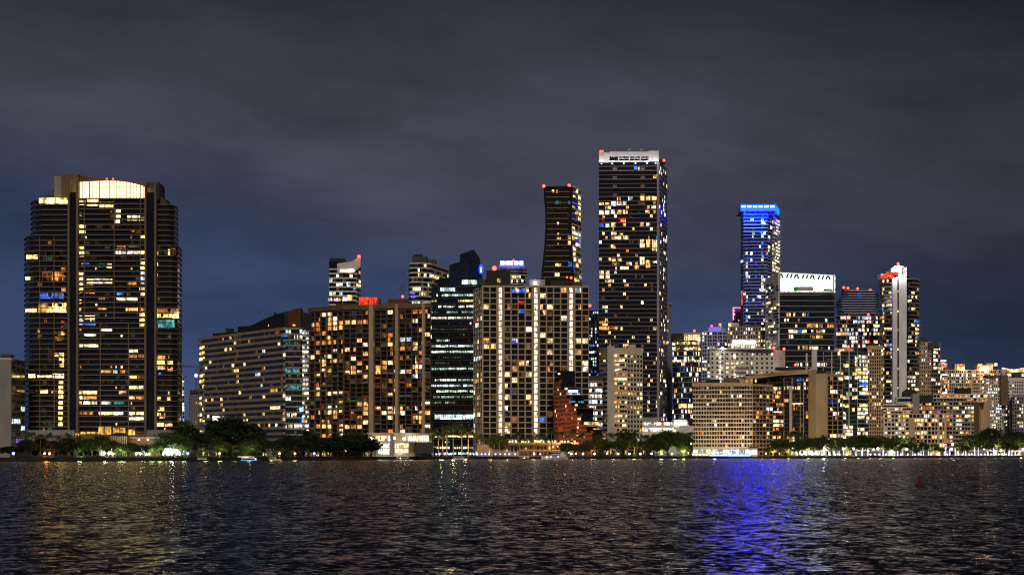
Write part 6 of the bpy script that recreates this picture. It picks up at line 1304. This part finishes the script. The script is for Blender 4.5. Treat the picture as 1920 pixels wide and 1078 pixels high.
# darker towards the open sea on the right, softly mottled
dm = n.new('ShaderNodeMapRange'); dm.interpolation_type = 'SMOOTHSTEP'; dm.inputs[1].default_value = .08; dm.inputs[2].default_value = .26; dm.inputs[3].default_value = 1; dm.inputs[4].default_value = .52; l.new(az, dm.inputs[0])
n2 = n.new('ShaderNodeTexNoise'); n2.inputs['Scale'].default_value = 4.2; n2.inputs['Detail'].default_value = 6; n2.inputs['Roughness'].default_value = .55; n2.inputs['Distortion'].default_value = .6; l.new(cb.outputs[0], n2.inputs['Vector'])
mot = math_('ADD', math_('ADD', math_('MULTIPLY', no.outputs[0], 1.5), math_('MULTIPLY', n2.outputs[0], .8)), -.06)
bg = n.new('ShaderNodeBackground'); l.new(mx.outputs[2], bg.inputs[0]); l.new(math_('MULTIPLY', dm.outputs[0], mot), bg.inputs[1])
FILL_EL, FILL_AZ = math.radians(34), math.radians(173)     # added facade fill from behind the viewer, standing for city glow
sk = n.new('ShaderNodeTexSky'); sk.sky_type = 'NISHITA'; sk.sun_disc = False; sk.sun_elevation = FILL_EL; sk.sun_rotation = FILL_AZ
b2 = n.new('ShaderNodeBackground'); b2.inputs[1].default_value = .0006; l.new(sk.outputs[0], b2.inputs[0])
ash = n.new('ShaderNodeAddShader'); l.new(bg.outputs[0], ash.inputs[0]); l.new(b2.outputs[0], ash.inputs[1]); l.new(ash.outputs[0], out.inputs[0])
sd = bpy.data.lights.new('facade_fill', 'SUN'); sd.energy = 1.15; sd.angle = math.radians(10); sd.color = (1, .84, .64)
so = bpy.data.objects.new('facade_fill', sd); COL.objects.link(so)
dirv = Vector((math.sin(FILL_AZ) * math.cos(FILL_EL), math.cos(FILL_AZ) * math.cos(FILL_EL), math.sin(FILL_EL))); so.rotation_euler = (-dirv).to_track_quat('-Z', 'Y').to_euler(); so.location = dirv * 500
def pl(px, q, yo, col, e, r=1.2, Y=None):
    Y = Y or shore(px) + yo; d = bpy.data.lights.new('lamp_glow', 'POINT'); d.energy = e; d.color = col; d.shadow_soft_size = r
    o = bpy.data.objects.new('lamp_glow', d); COL.objects.link(o); o.location = (X(px, Y), Y, Zp(q, Y))
WARM, WH, GRN, BL = (1, .62, .25), (1, .95, .85), (.75, 1, .35), (.35, .5, 1)
for a in ((86, 846, 3, (1, .25, .05), 2500), (198, 848, 14, WH, 6000), (232, 848, 8, GRN, 1500), (268, 848, 14, WH, 6000), (322, 848, 14, WH, 6000), (300, 846, 6, GRN, 1500), (412, 850, 2, GRN, 1500), (468, 850, 1, GRN, 1800), (440, 848, 2, (.2, 1, .3), 300), (525, 850, 0, WARM, 1200), (553, 850, 0, WARM, 900),
          (712, 846, 8, WH, 600), (750, 846, 6, WH, 600), (150, 848, 4, GRN, 1800), (345, 848, 6, GRN, 1800), (385, 848, 5, (1, .8, .3), 2000), (510, 848, 4, WARM, 2000), (225, 846, 5, GRN, 1800), (285, 846, 5, GRN, 1800), (828, 838, 9, WARM, 9000), (850, 832, 18, WARM, 9000), (872, 836, 12, WARM, 7000), (920, 846, 4, WARM, 2500), (950, 846, 6, WARM, 2200), (1000, 842, 6, WARM, 1800), (1045, 836, 14, WARM, 2500), (1075, 846, 10, WARM, 4000), (1110, 846, 2, (1, .45, .12), 3000),
          (1150, 846, 8, WARM, 4500), (1190, 846, 4, WARM, 3500), (1240, 848, 2, GRN, 5000), (1282, 848, 1, GRN, 7000), (1265, 846, 4, GRN, 4000), (1340, 842, 16, WH, 5000), (1390, 842, 16, WH, 5000), (1412, 848, 2, (1, .8, .2), 5000), (1450, 848, 2, (1, .75, .2), 6000), (1478, 846, 2, (1, .7, .2), 6000), (1515, 844, 6, (1, .8, .4), 8000), (1545, 842, 6, WH, 8000), (1585, 842, 10, WH, 9000),
          (1610, 836, 16, (1, .85, .4), 9000), (1632, 838, 12, (.8, 1, .5), 8000), (1655, 836, 14, (1, .85, .4), 9000), (1690, 837, 14, (.9, 1, .4), 9000), (1812, 838, 14, (1, .8, .35), 9000), (1835, 838, 14, (1, .75, .3), 9000), (1866, 836, 10, (1, .75, .3), 9000), (1900, 837, 10, (1, .8, .35), 9000), (1560, 838, 8, (1, .9, .5), 7000), (1530, 838, 5, (1, .85, .4), 7000), (1676, 846, 4, GRN, 6000), (1714, 846, 3, GRN, 5000), (1762, 848, 3, (1, .8, .2), 3000), (1740, 842, 12, WH, 6000), (1790, 842, 12, WH, 6000), (1850, 842, 12, WARM, 9000), (1880, 842, 12, WARM, 8000), (1915, 842, 12, WARM, 8000)):
    pl(*a)
# floodlights on the big crowns, the terracotta stairs and the tan waterfront fronts
Y = 1862; 
for p in (1128, 1148, 1170, 1192, 1214, 1230): pl(p, 303, 0, (.9, .95, 1), 800, .5, 1855)
for p in (1392, 1410, 1428, 1446): pl(p, 402, 0, (.01, .04, 1), 7000, .8, 2064)
for p in (1400, 1436): pl(p, 470, 0, (.02, .08, 1), 5000, .8, 2040); pl(p, 560, 0, (.03, .12, 1), 2500, .8, 2044)
for p, q in ((1050, 836), (1075, 836), (1100, 836), (1060, 780), (1085, 815)): pl(p, q, 0, (1, .55, .3), 1500, .5, 1536)
for p in (1310, 1340, 1370, 1400, 1430): pl(p, 842, 0, (1, .74, .42), 8000, .8, 1772)
for p in (1604, 1604): pl(p, 832, 0, WH, 9000, .6, 2046)
for p, q in ((1673, 515), (1690, 512)): pl(p, q, 0, WH, 8000, .5, 2070)

# ================================================================== camera and render settings
cd = bpy.data.cameras.new('camera'); cam = bpy.data.objects.new('camera', cd); COL.objects.link(cam); sc.camera = cam
cam.location = (0, 0, H); cam.rotation_euler = (math.radians(90), 0, 0); cd.sensor_width = 36; cd.lens = 36 * F / 1920; cd.shift_y = (HY - 539) / 1920; cd.clip_start = 1; cd.clip_end = 30000
sc.view_settings.view_transform = 'Standard'; sc.view_settings.look = 'None'; sc.view_settings.exposure = 0; sc.view_settings.gamma = 1
sc.render.engine = 'CYCLES'; c = sc.cycles; c.pixel_filter_type = 'BLACKMAN_HARRIS'; c.filter_width = 1.15; c.use_denoising = True; c.denoiser = 'OPENIMAGEDENOISE'; c.denoising_input_passes = 'RGB_ALBEDO_NORMAL'
c.max_bounces = 4; c.diffuse_bounces = 1; c.glossy_bounces = 2; c.transmission_bounces = 2; c.sample_clamp_indirect = 6; c.sample_clamp_direct = 70; c.use_light_tree = True; c.caustics_reflective = False; c.caustics_refractive = False
